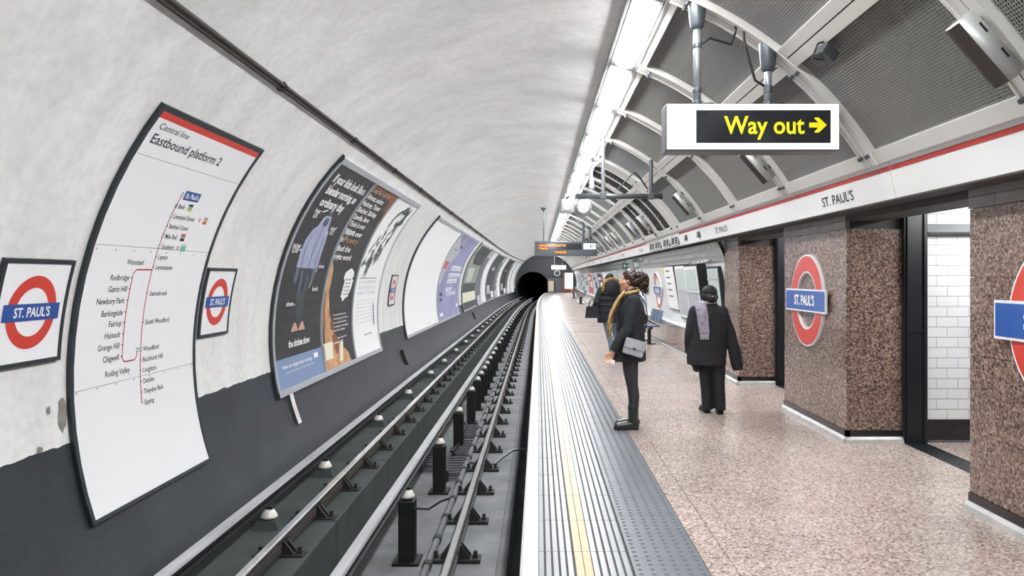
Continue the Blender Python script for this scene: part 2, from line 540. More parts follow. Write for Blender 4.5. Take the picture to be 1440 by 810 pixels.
def bar_cache():
    return {}
def beam_mesh(L):
    mb = MB()
    for a0, a1, o in ((A_BEAM - 1.75, A_BEAM - 0.1, 0.055), (A_BEAM + 0.1, A_BEAM + 1.75, 0.055), (A_LO, A_LO + 1.3, 0.045), (57.4, 59.4, 0.045)):
        mb.hexa([PH(0, a0, -0.03), PH(0, a1, -0.03), PH(L, a1, -0.03), PH(L, a0, -0.03), PH(0, a0, o), PH(0, a1, o), PH(L, a1, o), PH(L, a0, o)])
    mb.mi = 1
    a0, a1, o = A_BEAM - 0.12, A_BEAM + 0.12, 0.045
    mb.hexa([PH(0, a0, -0.03), PH(0, a1, -0.03), PH(L, a1, -0.03), PH(L, a0, -0.03), PH(0, a0, o), PH(0, a1, o), PH(L, a1, o), PH(L, a0, o)])
    return mb.mesh('ceiling_beam', [M['cream_metal'], M['joint_dark']])
def grille_mesh(L, a0, a1, m):
    mb = MB()
    p = 0.0205; w = 0.0058; n = int(L / p); q = 7
    for i in range(n):
        y = (i + 0.5) * L / n
        rows = [[PH(y - w / 2, a0 + (a1 - a0) * k / q, 0.0), PH(y - w / 2, a0 + (a1 - a0) * k / q, 0.006), PH(y + w / 2, a0 + (a1 - a0) * k / q, 0.006), PH(y + w / 2, a0 + (a1 - a0) * k / q, 0.0)] for k in range(q + 1)]
        mb.loft(rows, closed=False, caps=False)
    na = int(R * math.radians(a1 - a0) / p)
    da = math.degrees(w / R) / 2
    for i in range(na):
        a = a0 + (a1 - a0) * (i + 0.5) / na
        mb.loft([[PH(0, a - da, 0.0), PH(0, a - da, 0.005), PH(0, a + da, 0.005), PH(0, a + da, 0.0)], [PH(L, a - da, 0.0), PH(L, a - da, 0.005), PH(L, a + da, 0.005), PH(L, a + da, 0.0)]], closed=False, caps=False)
    return mb.mesh('grille_panel', m)
_gm = {}
slat_me = None
for i in range(len(RIBS) - 1):
    ya, yb = RIBS[i], RIBS[i + 1]
    wa = 0.36 if abs(ya - 14.5) < 0.01 else 0.105
    wb = 0.36 if abs(yb - 14.5) < 0.01 else 0.105
    a, b = ya + wa, yb - wb
    L = round(b - a, 3)
    l, r = along(a)
    if ('b', L) not in _gm:
        _gm[('b', L)] = beam_mesh(L)
    put('ceiling_beam', _gm[('b', L)], ceiling, l, r)
    if ya in LOUVRE:
        L2 = L / 2 - 0.02
        key = ('s', round(L2, 3))
        if key not in _gm:
            sm = MB(); sm.box(-0.038, 0.038, 0, L2, -0.005, 0.005)
            _gm[key] = sm.mesh('louvre_slat', M['louvre_black'])
            rm = MB()
            for aa in (0, 1):
                pass
            rm.loft([[PH(0, t, -0.03), PH(0.04, t, -0.03), PH(0.04, t, 0.03), PH(0, t, 0.03)] for t in [22.5 + 35 * k / 14 for k in range(15)]])
            _gm[('m', key)] = rm.mesh('louvre_mullion', M['cream_metal'])
        put('louvre_mullion', _gm[('m', key)], ceiling, along(a + L2)[0], r)
        for half in (0, 1):
            y = a + half * (L2 + 0.04)
            for t in [23.2 + 1.55 * k for k in range(10)] + [42.2 + 1.55 * k for k in range(10)]:
                x_, y_, z_ = PH(y, t, 0.0)
                put('louvre_slat', _gm[key], ceiling, (x_, y_, z_), (0, math.radians(t + 8), -hd(y)))
    else:
        for hi, (a0, a1) in enumerate(((A_LO + 1.3, A_BEAM - 1.75), (A_BEAM + 1.75, 57.4))):
            key = ('g', L, hi, ya > 12)
            if key not in _gm:
                _gm[key] = grille_mesh(L, a0, a1, M['grille_metal_green'] if ya > 12 else M['grille_metal'])
            o = put('grille_panel', _gm[key], ceiling, l, r)
            o['kind'] = 'stuff'

# ------------------------------------------------------------------ frieze (trim_1): panels with stripe and name
FX0, FZ0, FX1, FZ1 = 2.665, 2.49, 2.725, 2.185
trim1 = struct(extrude_y(MB(), [(2.70, 2.50), (2.99, 2.50), (2.99, 2.20), (2.76, 2.20)], Y0, Y1).build('trim_1', M['lintel']))
def FR(u, v, d, y0):     # frieze face: u runs from far to near, v up from the lower edge (0..0.31)
    t = v / 0.311
    return (FX1 + (FX0 - FX1) * t - d, y0 - u, FZ1 + (FZ0 - FZ1) * t)
def frieze_panel(L):
    mb = MB()
    g = 0.004
    mb.hexa([(FX1, g, FZ1), (FX1 + 0.03, g, FZ1), (FX1 + 0.03, L - g, FZ1), (FX1, L - g, FZ1), (FX0, g, FZ0), (FX0 + 0.03, g, FZ0), (FX0 + 0.03, L - g, FZ0), (FX0, L - g, FZ0)])
    mb.mi = 1
    mb.box(FX1 + 0.002, FX1 + 0.20, g, L - g, FZ1 - 0.012, FZ1 + 0.001)
    me = mb.mesh('frieze_panel', [M['frieze_white'], M['lintel']])
    st = MB(); rect(st, lambda u, v, d: FR(u, v, d, L), g, L - g, 0.213, 0.25, 0.003)
    return me, st.mesh('stripe', M['stripe_red'])
def name_mesh(L):
    mb = MB(); letters(mb, "ST. PAUL'S", lambda u, v, d: FR(u, v, d, L / 2), 0, 0.062, 0.72, 0.088, 'c', 0.012, 0.003)
    return mb.mesh('lettering', M['text_dark'])
FY = [5.85 + 2.2 * k for k in range(-6, 34)]
fme, fst = frieze_panel(2.2); fname = name_mesh(2.2)
for i, y in enumerate(FY[:-1]):
    l, r = along(y)
    p = put('frieze_panel', fme, trim1, l, r)
    if 14.6 < y < 18.9: continue
    put('stripe', fst, p)
    if y in (FY[6], FY[4]): put('lettering', fname, p)
    if abs(y - FY[8]) < 0.01: put('lettering', fname, p)
    if 19 < y < 75 and i % 2 == 0: put('lettering', fname, p)
mb = MB()
mb.loft([[(FX0 - 0.012, y, 2.492), (FX0 + 0.03, y, 2.492), (FX0 + 0.03, y, 2.512), (FX0 - 0.012, y, 2.512)] for y in (Y0, 42)])
mb.build('shadow_gap_strip', M['joint_dark'], trim1)
# vents in the frieze
vent_m = None
for k, y in enumerate((14.75, 15.75, 16.9, 17.75)):
    v = thing('frieze_vent', None, 'vent', (2.69, y, 2.22))
    tag(v, ['black louvred vent nearest the platform name, first of four in the frieze', 'second black louvred vent in the white frieze, one past the first', 'third black louvred vent in the white frieze, before the last', 'black louvred vent farthest along the row of four in the frieze'][k], 'vent', 'frieze vents')
    mb = MB(); mb.box(0.0, 0.05, 0, 0.75, 0, 0.24); mb.build('vent_box', M['louvre_black'], v)
    fm = MB()
    fm.box(-0.015, 0.0, 0.0, 0.75, 0.0, 0.014); fm.box(-0.015, 0, 0, 0.75, 0.226, 0.24); fm.box(-0.015, 0, 0, 0.014, 0.014, 0.226); fm.box(-0.015, 0, 0.736, 0.75, 0.014, 0.226); fm.box(-0.015, 0, 0.37, 0.38, 0.014, 0.226)
    fm.build('vent_frame', M['cream_metal'], v)
    if k == 0:
        s = MB(); s.hexa([(-0.012, 0.015, 0), (-0.002, 0.015, 0.012), (-0.002, 0.735, 0.012), (-0.012, 0.735, 0), (-0.012, 0.015, 0.006), (-0.002, 0.015, 0.018), (-0.002, 0.735, 0.018), (-0.012, 0.735, 0.006)])
        vent_m = s.mesh('vent_slat', M['pipe_grey'])
    for j in range(4): put('vent_slat', vent_m, v, (0, 0, 0.045 + j * 0.045))
for k, y in enumerate((12.9, 14.0)):
    mb = MB(); mb.bbox(-0.03, 0.01, -0.07, 0.07, -0.05, 0.05, 0.008)
    o = mb.build('wall_box', [M['steel_grey']], None, (2.70, y, 2.30))
    tag(o, ['small grey square box on the frieze just past the second platform name', 'small grey square box on the frieze beside the first black vent'][k], 'box', 'frieze boxes')
    mb = MB(); mb.box(-0.036, -0.03, -0.045, 0.045, -0.03, 0.03); mb.build('cover', M['pole_grey'], o)

# ------------------------------------------------------------------ right wall, passages
XW = 2.95
core = MB()
PASS = ((5.25, 7.35), (9.2, 11.3))
core.box(XW + 0.03, 5.6, Y0, 5.25, -0.3, 2.2)
core.box(XW + 0.03, 5.6, 7.38, 9.17, -0.3, 2.2)
core.box(XW + 0.03, 5.6, 11.33, 12.13, -0.3, 2.2)
core.box(5.5, 5.6, 5.25, 7.38, -0.1, 2.6); core.box(5.5, 5.6, 9.17, 11.33, -0.1, 2.6)
core.box(XW + 0.03, 3.3, Y0, 12.16, 2.19, 2.75)
core.box(3.3, 5.6, Y0, 12.16, 2.42, 2.75)
for a, b in PASS: core.box(XW + 0.0, 3.3, a - 0.02, b + 0.02, 2.12, 2.19)
core.mi = 1
for y in (Y0,):
    pass
extr = MB()
wall_right = struct(core.build('wall_right', [M['lintel']]))
_slab = {}
def slab(w, h):
    k = (round(w, 3), round(h, 3))
    if k not in _slab:
        mb = MB(); g = 0.002
        mb.hexa([(0, g, g), (0.035, g, g), (0.035, w - g, g), (0, w - g, g), (0, g, h - g), (0.035, g, h - g), (0.035, w - g, h - g), (0, w - g, h - g)])
        _slab[k] = mb.mesh('granite_slab', M['granite'])
    return _slab[k]
ZS = [0.115, 0.53, 1.055, 1.58, 2.045]
def cladding(x, ya, yb, n, rot=0.0):
    w = (yb - ya) / n
    for i in range(n):
        for z0, z1 in zip(ZS, ZS[1:]):
            put('granite_slab', slab(w, z1 - z0), wall_right, (x, ya + i * w, z0))
def cladding_x(y, xa, xb, n):          # faces towards -y
    w = (xb - xa) / n
    for i in range(n):
        for z0, z1 in zip(ZS, ZS[1:]):
            put('granite_slab', slab(w, z1 - z0), wall_right, (xb - i * w, y, z0), (0, 0, PI / 2))
cladding(XW, -2.75, 5.25, 13)
cladding(XW, 7.35, 9.2, 3)
cladding(XW, 11.3, 12.16, 1)
cladding_x(7.35, XW + 0.036, 3.48, 1)
cladding_x(11.3, XW + 0.036, 3.48, 1)
def cladding_nx(y, xa, xb):            # faces towards +y
    for z0, z1 in zip(ZS, ZS[1:]):
        put('granite_slab', slab(xb - xa, z1 - z0), wall_right, (xa, y, z0), (0, 0, -PI / 2))
cladding_nx(5.25, XW + 0.036, 3.48); cladding_nx(9.2, XW + 0.036, 3.48); cladding_nx(12.16, XW + 0.036, 3.15)
# header tiles along the tops of the piers
hm = MB(); hm.box(-0.012, 0.03, 0.002, 0.306, 0.002, 0.075); hme = hm.mesh('header_tile', M['header_tile'])
for ya, n in ((-2.75, 26), (7.35, 6), (11.3, 3)):
    w = {26: 8.0 / 26, 6: 1.85 / 6, 3: 0.86 / 3}[n]
    for i in range(n):
        for j in range(2):
            put('header_tile', hme, wall_right, (XW, ya + i * w, 2.045 + 0.077 * j)).scale = (1, w / 0.308, 1)
# baseboards: black skirting over a pale kerb
bb = struct(MB().box(XW - 0.012, XW + 0.03, Y0, 5.25, 0.055, 0.115).box(XW - 0.012, XW + 0.03, 7.338, 9.2, 0.055, 0.115).box(XW - 0.012, XW + 0.03, 11.288, 12.16, 0.055, 0.115)
            .box(XW - 0.012, 3.48, 7.338, 7.37, 0.055, 0.115).box(XW - 0.012, 3.48, 11.288, 11.32, 0.055, 0.115).build('baseboard_right', M['skirt_black']))
km = MB()
def kerb(p):
    km.loft(p)
for a, b in ((Y0, 5.25), (7.32, 9.2), (11.27, 12.2)):
    km.loft([[(XW - 0.05, y, 0.0), (XW + 0.03, y, 0.0), (XW + 0.03, y, 0.058), (XW - 0.02, y, 0.058), (XW - 0.04, y, 0.035)] for y in (a, b)])
for y in (7.35, 11.3):
    km.loft([[(x, y - 0.05, 0.0), (x, y + 0.03, 0.0), (x, y + 0.03, 0.058), (x, y - 0.02, 0.058), (x, y - 0.04, 0.035)] for x in (XW - 0.02, 3.48)])
km.build('kerb', M['kerb'], bb)
# black frames in the passages
for yv, nm in ((7.35, 'trim_2'), (11.3, 'trim_3')):
    mb = MB(); mb.box(3.48, 3.70, yv - 0.05, yv + 0.03, 0, 2.42)
    mb.box(3.50, 3.53, yv - 0.07, yv - 0.05, 0, 2.3); mb.box(3.66, 3.69, yv - 0.07, yv - 0.05, 0, 2.3)
    mb.box(3.53, 3.66, yv - 0.06, yv - 0.05, 1.06, 1.09); mb.box(3.53, 3.66, yv - 0.06, yv - 0.05, 0.0, 0.05)
    t = struct(mb.build(nm, M['black_paint']))
    mb = MB(); mb.box(3.700, 3.712, yv - 0.012, yv + 0.0, 0.0, 2.28); mb.build('rusty_edge', M['rust'], t)
# white tiles of the passage walls
def tile_mesh(w, h, m):
    mb = MB(); g = 0.0025
    mb.hexa([(g, -0.006, g), (w - g, -0.006, g), (w - g, 0.0, g), (g, 0.0, g), (g + 0, -0.006, h - g), (w - g, -0.006, h - g), (w - g, 0, h - g), (g, 0, h - g)])
    return mb.mesh('tile', m)
TW, TH = 0.205, 0.0985
twh, tbl, thalf, thalfb = tile_mesh(TW, TH, M['white_tile']), tile_mesh(TW, TH, M['black_tile']), tile_mesh(TW / 2, TH, M['white_tile']), tile_mesh(TW / 2, TH, M['black_tile'])
for yv in (7.372, 11.322):
    gb = MB(); gb.box(3.712, 5.5, yv, yv + 0.02, 0, 2.42); gb.build('grout_bed', M['grout'], wall_right)
    nc = 5 if yv < 8 else 2
    for r in range(23):
        z = 0.02 + r * TH
        if r == 20: continue
        x = 3.712 + 0.005
        if r % 2:
            put('tile', thalfb if r < 2 else thalf, wall_right, (x, yv, z)); x += TW / 2
        for c in range(nc):
            put('tile', tbl if r < 2 else twh, wall_right, (x + c * TW, yv, z))
mb = MB(); mb.box(3.712, 5.4, 7.31, 7.366, 1.985, 2.01); o = mb.build('conduit', M['cable_black']); tag(o, 'thin dark conduit running across the white tiles of the passage', 'conduit')
# passage lamps
for k, (a, b) in enumerate(PASS):
    t = thing('passage_light', ['white ceiling light fitting inside the nearer passage opening', 'white ceiling light fitting inside the farther passage opening'][k], 'ceiling light', (4.3, (a + b) / 2, 2.42))
    mb = MB(); mb.box(-0.12, 0.12, -0.65, 0.65, -0.03, 0); mb.build('housing', M['cream_metal'], t)
    mb = MB(); mb.bbox(-0.1, 0.1, -0.62, 0.62, -0.08, -0.028, 0.02); mb.build('diffuser', M['diffuser'], t)

# --- right wall beyond the passages: granite dado, curved white panels and a tile band
far = MB(); far.smooth = True
ys = [12.16, 25, 40] + stations(40, Y1, 2)[1:]
far.loft([[WR(y, -0.3 + (1.62) * i / 16, 0.0) for i in range(17)] for y in ys], False, False)
far.smooth = False
far.loft([[WR(y, -0.3 + (1.62) * i / 16, -0.06) for i in range(17)] for y in ys], False, False)
far.build('white_lining', M['wall_panel'], wall_right)
bk = extrude_y(MB(), [(XW + 0.036, -0.3), (3.3, -0.3), (3.3, 0.55), (XW + 0.036, 0.55)], 12.16, Y1)
bk.build('dado_core', M['lintel'], wall_right)
cp = extrude_y(MB(), [(XW - 0.005, 0.555), (3.12, 0.555), (3.12, 0.575), (XW - 0.005, 0.575)], 12.18, Y1)
cp.build('dado_cap', M['wall_panel'], wall_right)
y = 12.16; w = 0.92
dslab = slab(w, 0.49)
while y + w < Y1:
    l, r = along(y, XW, 0.065); 
    o = put('granite_slab', dslab, wall_right, (XW + dl(y), y, 0.065), (0, 0, -hd(y + w / 2)))
    y += w
kb = extrude_y(MB(), [(XW - 0.06, 0.0), (XW + 0.036, 0.0), (XW + 0.036, 0.06), (XW - 0.05, 0.03)], 12.18, Y1)
kb.build('kerb', M['kerb'], bb)
tb = MB(); tb.plate(WR, 12.2, 40, 1.0, 1.345, 0.0, 0.008, 3); 
tb.build('grout_bed', M['grout'], wall_right)
st = MB()
mm = []
for r in range(3):
    s0 = 1.005 + r * 0.112
    q = MB(); q.plate(WR, 0.004, 0.216, s0 + 0.003, s0 + 0.109, 0.008, 0.014, 1); mm.append(q.mesh('tile', M['silver_tile']))
random.seed(3)
for r in range(3):
    for c in range(62):
        yy = 12.2 + (c + 0.5 * (r % 2)) * 0.22
        o = put('tile', mm[r], wall_right, (random.uniform(-0.003, 0.0), yy, 0))
for r in range(3):        # beyond, the tiles are too small to pick apart
    q = MB(); s0 = 1.005 + r * 0.112
    yy = 26.0
    while yy < Y1 - 0.3:
        q.plate(WR, yy + 0.004, yy + 0.436, s0 + 0.003, s0 + 0.109, 0.0, 0.014, 1); yy += 0.44
    o = q.build('distant_tiles', M['silver_tile'], wall_right); o['kind'] = 'stuff'

# ------------------------------------------------------------------ floor (platform)
fl = MB()
extrude_y(fl, [(0.0, -0.95), (5.6, -0.95), (5.6, -0.025), (-0.02, -0.025), (-0.02, -0.2), (0.0, -0.2)], Y0, Y1)
floor = struct(fl.build('floor', M['concrete_floor']))
def platform_piece(name, me, y, stuff=False):
    l, r = along(y)
    return put(name, me, floor, l, r)
mb = MB(); L = 1.15
mb.loft([[(-0.10, y, -0.08), (0.0, y, -0.08), (0.0, y, 0.0), (-0.085, y, 0.0), (-0.10, y, -0.012)] for y in (0.0015, L - 0.0015)])
nosing = mb.mesh('edge_nosing', M['nosing'])
y = -2.30
while y < Y1 - L: platform_piece('edge_nosing', nosing, y); y += L
PL = 0.575
mb = MB(); g = 0.0025
mb.box(0.001, 0.514, g, PL - g, -0.024, -0.007)
mb.mi = 1
for k in range(5): mb.box(0.004 + k * 0.040, 0.004 + k * 0.040 + 0.027, g, PL - g, -0.007, 0.0)
for k in range(5): mb.box(0.302 + k * 0.0425, 0.302 + k * 0.0425 + 0.029, g, PL - g, -0.007, 0.0)
mb.mi = 2
mb.box(0.206, 0.249, g, PL - g, -0.007, 0.0); mb.box(0.253, 0.296, g, PL - g, -0.007, 0.0)
paver = mb.mesh('ridged_paver', [M['groove'], M['ridge'], M['yellow_line']])
y = -0.75
while y < Y1 - PL: platform_piece('ridged_paver', paver, y); y += PL
mb = MB(); B = 0.40
mb.box(0.517, 0.916, 0.0015, B - 0.0015, -0.024, 0.0)
for i in range(6):
    for j in range(6):
        cx_, cy_ = 0.517 + 0.0333 + i * 0.0665, 0.0333 + j * 0.0667
        n = 7
        vs = [(cx_ + 0.014 * math.cos(2 * PI * k / n), cy_ + 0.014 * math.sin(2 * PI * k / n), 0.0) for k in range(n)] + [(cx_ + 0.0085 * math.cos(2 * PI * k / n), cy_ + 0.0085 * math.sin(2 * PI * k / n), 0.0055) for k in range(n)]
        mb.add(vs, [(k, (k + 1) % n, n + (k + 1) % n, n + k) for k in range(n)] + [tuple(n + k for k in range(n))])
blis = mb.mesh('tactile_tile', M['blister'])
y = -0.08
while y < Y1 - B: platform_piece('tactile_tile', blis, y); y += B
def floor_slab(x0, x1, L, me_name='floor_slab'):
    mb = MB(); g = 0.0018
    mb.box(x0 + g, x1 - g, g, L - g, -0.024, 0.0)
    return mb.mesh(me_name, M['terrazzo'])
SL = 2.95
bands = [(0.918, 1.072), (1.072, 2.02), (2.02, 2.948)]
fs = [floor_slab(a, b, SL) for a, b in bands]
y = 4.32 - 2 * SL
while y < Y1 - 0.3:
    for i in range(3): platform_piece('floor_slab', fs[i], y)
    y += SL
for a, b in PASS:
    mb = MB(); mb.box(2.95, 3.478, a + 0.03, b + 0.0, -0.024, 0.0); mb.build('floor_slab', M['terrazzo'], floor)
    mb = MB(); mb.box(3.48, 3.70, a - 0.02, b, -0.024, 0.0); mb.build('black_threshold', M['black_paint'], floor)
    mb = MB(); mb.box(3.702, 5.5, a - 0.02, b, -0.024, 0.0); mb.build('floor_slab', M['terrazzo'], floor)

# ------------------------------------------------------------------ track bed
ZL, ZP = -0.79, -1.44
tb_ = extrude_y(MB(), [(-3.3, -1.9), (0.0, -1.9), (0.0, -1.25), (-0.26, -1.25), (-0.26, ZL), (-0.325, ZL), (-0.325, ZL - 0.03), (-0.345, ZL - 0.03), (-0.345, ZL),
                         (-0.95, ZL), (-0.95, ZP), (-1.96, ZP), (-1.96, ZL), (-3.3, ZL)], Y0, Y1 + 14, step=3.0)
trackbed = struct(tb_.build('trackbed', M['bed_grey']))
# the raised bench under the left rail is cast in blocks of greenish concrete
y = 0.0
def bench_block(L):
    mb = MB(); g = 0.006
    mb.bbox(-2.86, -1.945, g, L - g, ZP - 0.05, ZL + 0.015, 0.012)
    return mb.mesh('bench_block', M['bed_green'])
bm_ = bench_block(2.5)
y = -2.6
while y < Y1: platform_piece('bench_block', bm_, y).parent = trackbed; y += 2.5
# loose formwork grid lying in the pit
for k, (x, y, rz) in enumerate(((-1.22, 11.9, 0.1), (-1.2, 13.2, -0.06), (-1.75, 12.4, 0.03), (-1.22, 14.6, 0.02))):
    t = thing('cable_rack', ['dark slotted cable rack lying in the pit beside the second post', 'dark slotted cable rack in the pit past the second post', 'dark slotted cable rack in the pit against the bench wall', 'dark slotted cable rack in the pit before the third post'][k], 'rack', (x, y, ZP), rz, 'cable racks in the pit')
    if k == 0:
        a = MB(); a.box(-0.02, 0.02, -0.55, 0.55, 0.0, 0.16); side = a.mesh('side_rail', M['iron'])
        a = MB(); a.box(-0.18, 0.18, -0.022, 0.022, 0.10, 0.125).box(-0.18, 0.18, -0.03, 0.03, 0.03, 0.05); rung = a.mesh('rung', M['pipe_grey'])
    put('side_rail', side, t, (-0.18, 0, 0)); put('side_rail', side, t, (0.18, 0, 0))
    for j in range(7): put('rung', rung, t, (0, -0.48 + j * 0.16, 0))

# ------------------------------------------------------------------ rails
def rail_profile(cx, zt, w=0.072):
    h = w / 2
    return [(cx - h, zt - 0.012), (cx - h + 0.012, zt), (cx + h - 0.012, zt), (cx + h, zt - 0.012), (cx + h, zt - 0.042), (cx + 0.011, zt - 0.058), (cx + 0.011, zt - 0.105),
            (cx + h - 0.004, zt - 0.118), (cx + h - 0.004, zt - 0.145), (cx - h + 0.004, zt - 0.145), (cx - h + 0.004, zt - 0.118), (cx - 0.011, zt - 0.105), (cx - 0.011, zt - 0.058), (cx - h, zt - 0.042)]
def running_rail(cx, zt, label):
    t = thing('running_rail', label, 'rail', (cx, 0, zt - 0.145))
    mb = extrude_y(MB(), [(x - cx, z - zt + 0.145) for x, z in rail_profile(cx, zt)], Y0, Y1 + 10)
    o = mb.build('rail_bar', [M['rail_side'], M['rail_top']], t)
    for p in o.data.polygons:
        if p.normal.z > 0.6 and p.center.z > 0.13: p.material_index = 1
    return t
RX = (-2.19, -0.69); ZR = -0.60
rails = [running_rail(RX[0], ZR, 'shiny running rail on the raised bench, second rail from the dark tunnel wall'),
         running_rail(RX[1], ZR, 'shiny running rail nearest the platform edge, held in bolted chairs')]
def chair_mesh():
    mb = MB()
    mb.bbox(-0.21, 0.21, -0.075, 0.075, -0.045, -0.012, 0.006)
    mb.box(-0.06, 0.06, -0.06, 0.06, -0.012, 0.0)
    for s in (-1, 1):
        # jaw beside the rail, sloping down to the plate
        for dy in (-0.05, 0.03):
            p = [(s * 0.036, dy, -0.012), (s * 0.125, dy, -0.012), (s * 0.125, dy, 0.0), (s * 0.052, dy, 0.095), (s * 0.036, dy, 0.095)]
            mb.loft([p, [(x, y + 0.022, z) for x, y, z in p]])
        mb.box(min(s * 0.036, s * 0.05), max(s * 0.036, s * 0.05), -0.05, 0.05, -0.012, 0.09)
        c = s * 0.165
        mb.cyl((c, 0, -0.012), (c, 0, 0.03), 0.013, 8)
        mb.cyl((c, 0, -0.012), (c, 0, 0.004), 0.027, 6)
        mb.box(c - 0.017, c + 0.017, -0.017, 0.017, 0.02, 0.04)
    return mb.mesh('rail_chair', M['iron'])
chm = chair_mesh()
key = MB(); key.box(0.013, 0.045, -0.40, 0.40, 0.035, 0.09); keym = key.mesh('rail_key', M['rail_side'])
for t, y0 in ((rails[0], 0.52), (rails[1], 0.42)):
    k = 0
    y = y0
    while y < Y1:
        put('rail_chair', chm, t, (dl(y), y, 0), (0, 0, -hd(y)))
        if t is rails[0]: put('rail_key', keym, t, (dl(y + 0.5), y + 0.5, 0), (0, 0, -hd(y)))
        y += 1.0; k += 1
def conductor(cx, zt, label):
    t = thing('conductor_rail', label, 'rail', (cx, 0, zt - 0.105))
    prof = [(-0.052, 0.085), (-0.042, 0.105), (0.042, 0.105), (0.052, 0.085), (0.052, 0.058), (0.018, 0.045), (0.018, 0.022), (0.055, 0.012), (0.055, 0), (-0.055, 0), (-0.055, 0.012), (-0.018, 0.022), (-0.018, 0.045), (-0.052, 0.058)]
    o = extrude_y(MB(), prof, Y0, Y1 + 10).build('rail_bar', [M['cond_side'], M['cond_top']], t)
    for p in o.data.polygons:
        if p.normal.z > 0.4 and p.center.z > 0.08: p.material_index = 1
    return t
ZC, ZO = -0.54, -0.47
cen = conductor(-1.44, ZC, 'thick grey conductor rail carried on black posts along the middle of the track')
out = conductor(-2.60, ZO, 'grey conductor rail on white insulators beside the dark tunnel wall')
def insulator_mesh(h):
    mb = MB(); mb.smooth = True
    mb.lathe([(0.03, h), (0.045, h - 0.008), (0.062, h - 0.03), (0.078, h - 0.06), (0.08, h - 0.075), (0.07, h - 0.083), (0.045, h - 0.088), (0.04, 0.0)], n=16)
    return mb.mesh('insulator', M['porcelain'])
def inscap_mesh(h):
    mb = MB(); mb.lathe([(0.028, h), (0.028, h + 0.02)], n=10); mb.box(-0.05, 0.05, -0.03, 0.03, h + 0.015, h + 0.028)
    return mb.mesh('insulator_cap', M['iron'])
ih = 0.10
im_ = insulator_mesh(ih); ic_ = inscap_mesh(ih)
pm = MB(); pm.bbox(-0.085, 0.085, -0.10, 0.10, 0.0, ZC - 0.105 - ih - 0.03 - ZP, 0.018); pm.box(-0.14, 0.14, -0.15, 0.15, 0, 0.03)
postm = pm.mesh('insulator_post', M['post_black'])
PY = [2.9, 5.5, 8.16, 10.8, 13.4, 15.9, 17.5, 18.6, 19.7, 20.8, 22.1, 23.5, 24.9, 27.3, 28.9, 31.2, 33.4, 35.5, 37.6, 39.8, 42, 44.5, 47, 49.5, 52, 55, 58, 61, 64, 67, 70, 73, 76]
zrel = -(ih + 0.028)
for y in PY:
    # the insulator sits beside the rail foot on the platform side, with a clamp reaching under the rail
    o = put('insulator_post', postm, cen, (dl(y) + 0.05, y, ZP - (ZC - 0.105)))
    i_ = put('insulator', im_, o, (0.0, 0, ZC - 0.105 - ZP + zrel))
    put('insulator_cap', ic_, o, (0.0, 0, ZC - 0.105 - ZP + zrel))
bs = MB(); bs.loft([[(-0.13, -0.13, 0), (0.13, -0.13, 0), (0.13, 0.13, 0), (-0.13, 0.13, 0)], [(-0.09, -0.09, 0.08), (0.09, -0.09, 0.08), (0.09, 0.09, 0.08), (-0.09, 0.09, 0.08)]])
basem = bs.mesh('insulator_base', M['bed_green'])
OY = [3.6, 5.4, 7.25, 9.15, 12.2, 15.0, 18.1, 20.7, 23.7, 26.8, 29.5, 32.3, 34.9] + [37.7 + 2.8 * k for k in range(14)]
for y in OY:
    zb = ZL + 0.015 - (ZO - 0.105)
    o = put('insulator_base', basem, out, (dl(y) + 0.06, y, zb))
    put('insulator', im_, o, (0, 0, 0.07)); put('insulator_cap', ic_, o, (0, 0, 0.07))
# pipe along the pit edge and two cables
t = thing('service_pipe', 'long grey jointed pipe lying along the pit edge beside the running rail', 'pipe', (-0.90, 0, ZL + 0.035))
mb = extrude_y(MB(), [(0.032 * math.cos(2 * PI * k / 10), 0.032 * math.sin(2 * PI * k / 10)) for k in range(10)], Y0, Y1); mb.build('pipe_run', M['pipe_grey'], t)
cm = MB(); cm.cyl((0, -0.04, 0), (0, 0.04, 0), 0.04, 10); cm = cm.mesh('pipe_collar', M['iron'])
y = 2.5
while y < 45: put('pipe_collar', cm, t, (dl(y), y, 0)); y += 0.62
t2 = MB(); t2.tube([(-1.30, 8.05, ZP + 0.6), (-1.15, 8.05, ZL - 0.06), (-1.02, 8.06, ZL + 0.02), (-0.93, 8.06, ZL + 0.05)], 0.012, 6)
tag(t2.build('cable', M['cable_black']), 'short black cable from the post to the pipe in the pit', 'cable')
t2 = MB(); t2.tube([(-0.92, 9.75, ZL + 0.07), (-0.85, 9.7, ZL + 0.03), (-0.7, 9.6, ZL + 0.03), (-0.55, 9.62, ZL + 0.03), (-0.45, 9.8, ZL + 0.08), (-0.33, 10.0, ZL + 0.12), (-0.2, 10.05, ZL + 0.12), (-0.06, 10.05, ZL + 0.1)], 0.018, 8)
tag(t2.build('cable', M['pipe_grey']), 'grey cable looping from the pipe under the rail to the platform edge', 'cable')

# ------------------------------------------------------------------ pipes on the ceiling
t = MB(); t.smooth = True
ys = [Y0, 40] + stations(40, Y1, 2)[1:]
t.tube([PH(y, -41.5, 0.022) for y in ys], 0.019, 8); t.tube([PH(y, -42.2, 0.02) for y in ys], 0.014, 8)
o = t.build('ceiling_cable', M['cable_brown']); tag(o, 'dark brown double cable run along the crown of the left wall', 'cable')
cl = MB(); cl.hexa([PH(0, -42.7, 0), PH(0.04, -42.7, 0), PH(0.04, -41.0, 0), PH(0, -41.0, 0), PH(0, -42.6, 0.036), PH(0.04, -42.6, 0.036), PH(0.04, -41.1, 0.044), PH(0, -41.1, 0.044)])
clm = cl.mesh('cable_clip', M['cable_black'])
y = 1.4
while y < 40: put('cable_clip', clm, o, along(y)[0]); y += 2.6

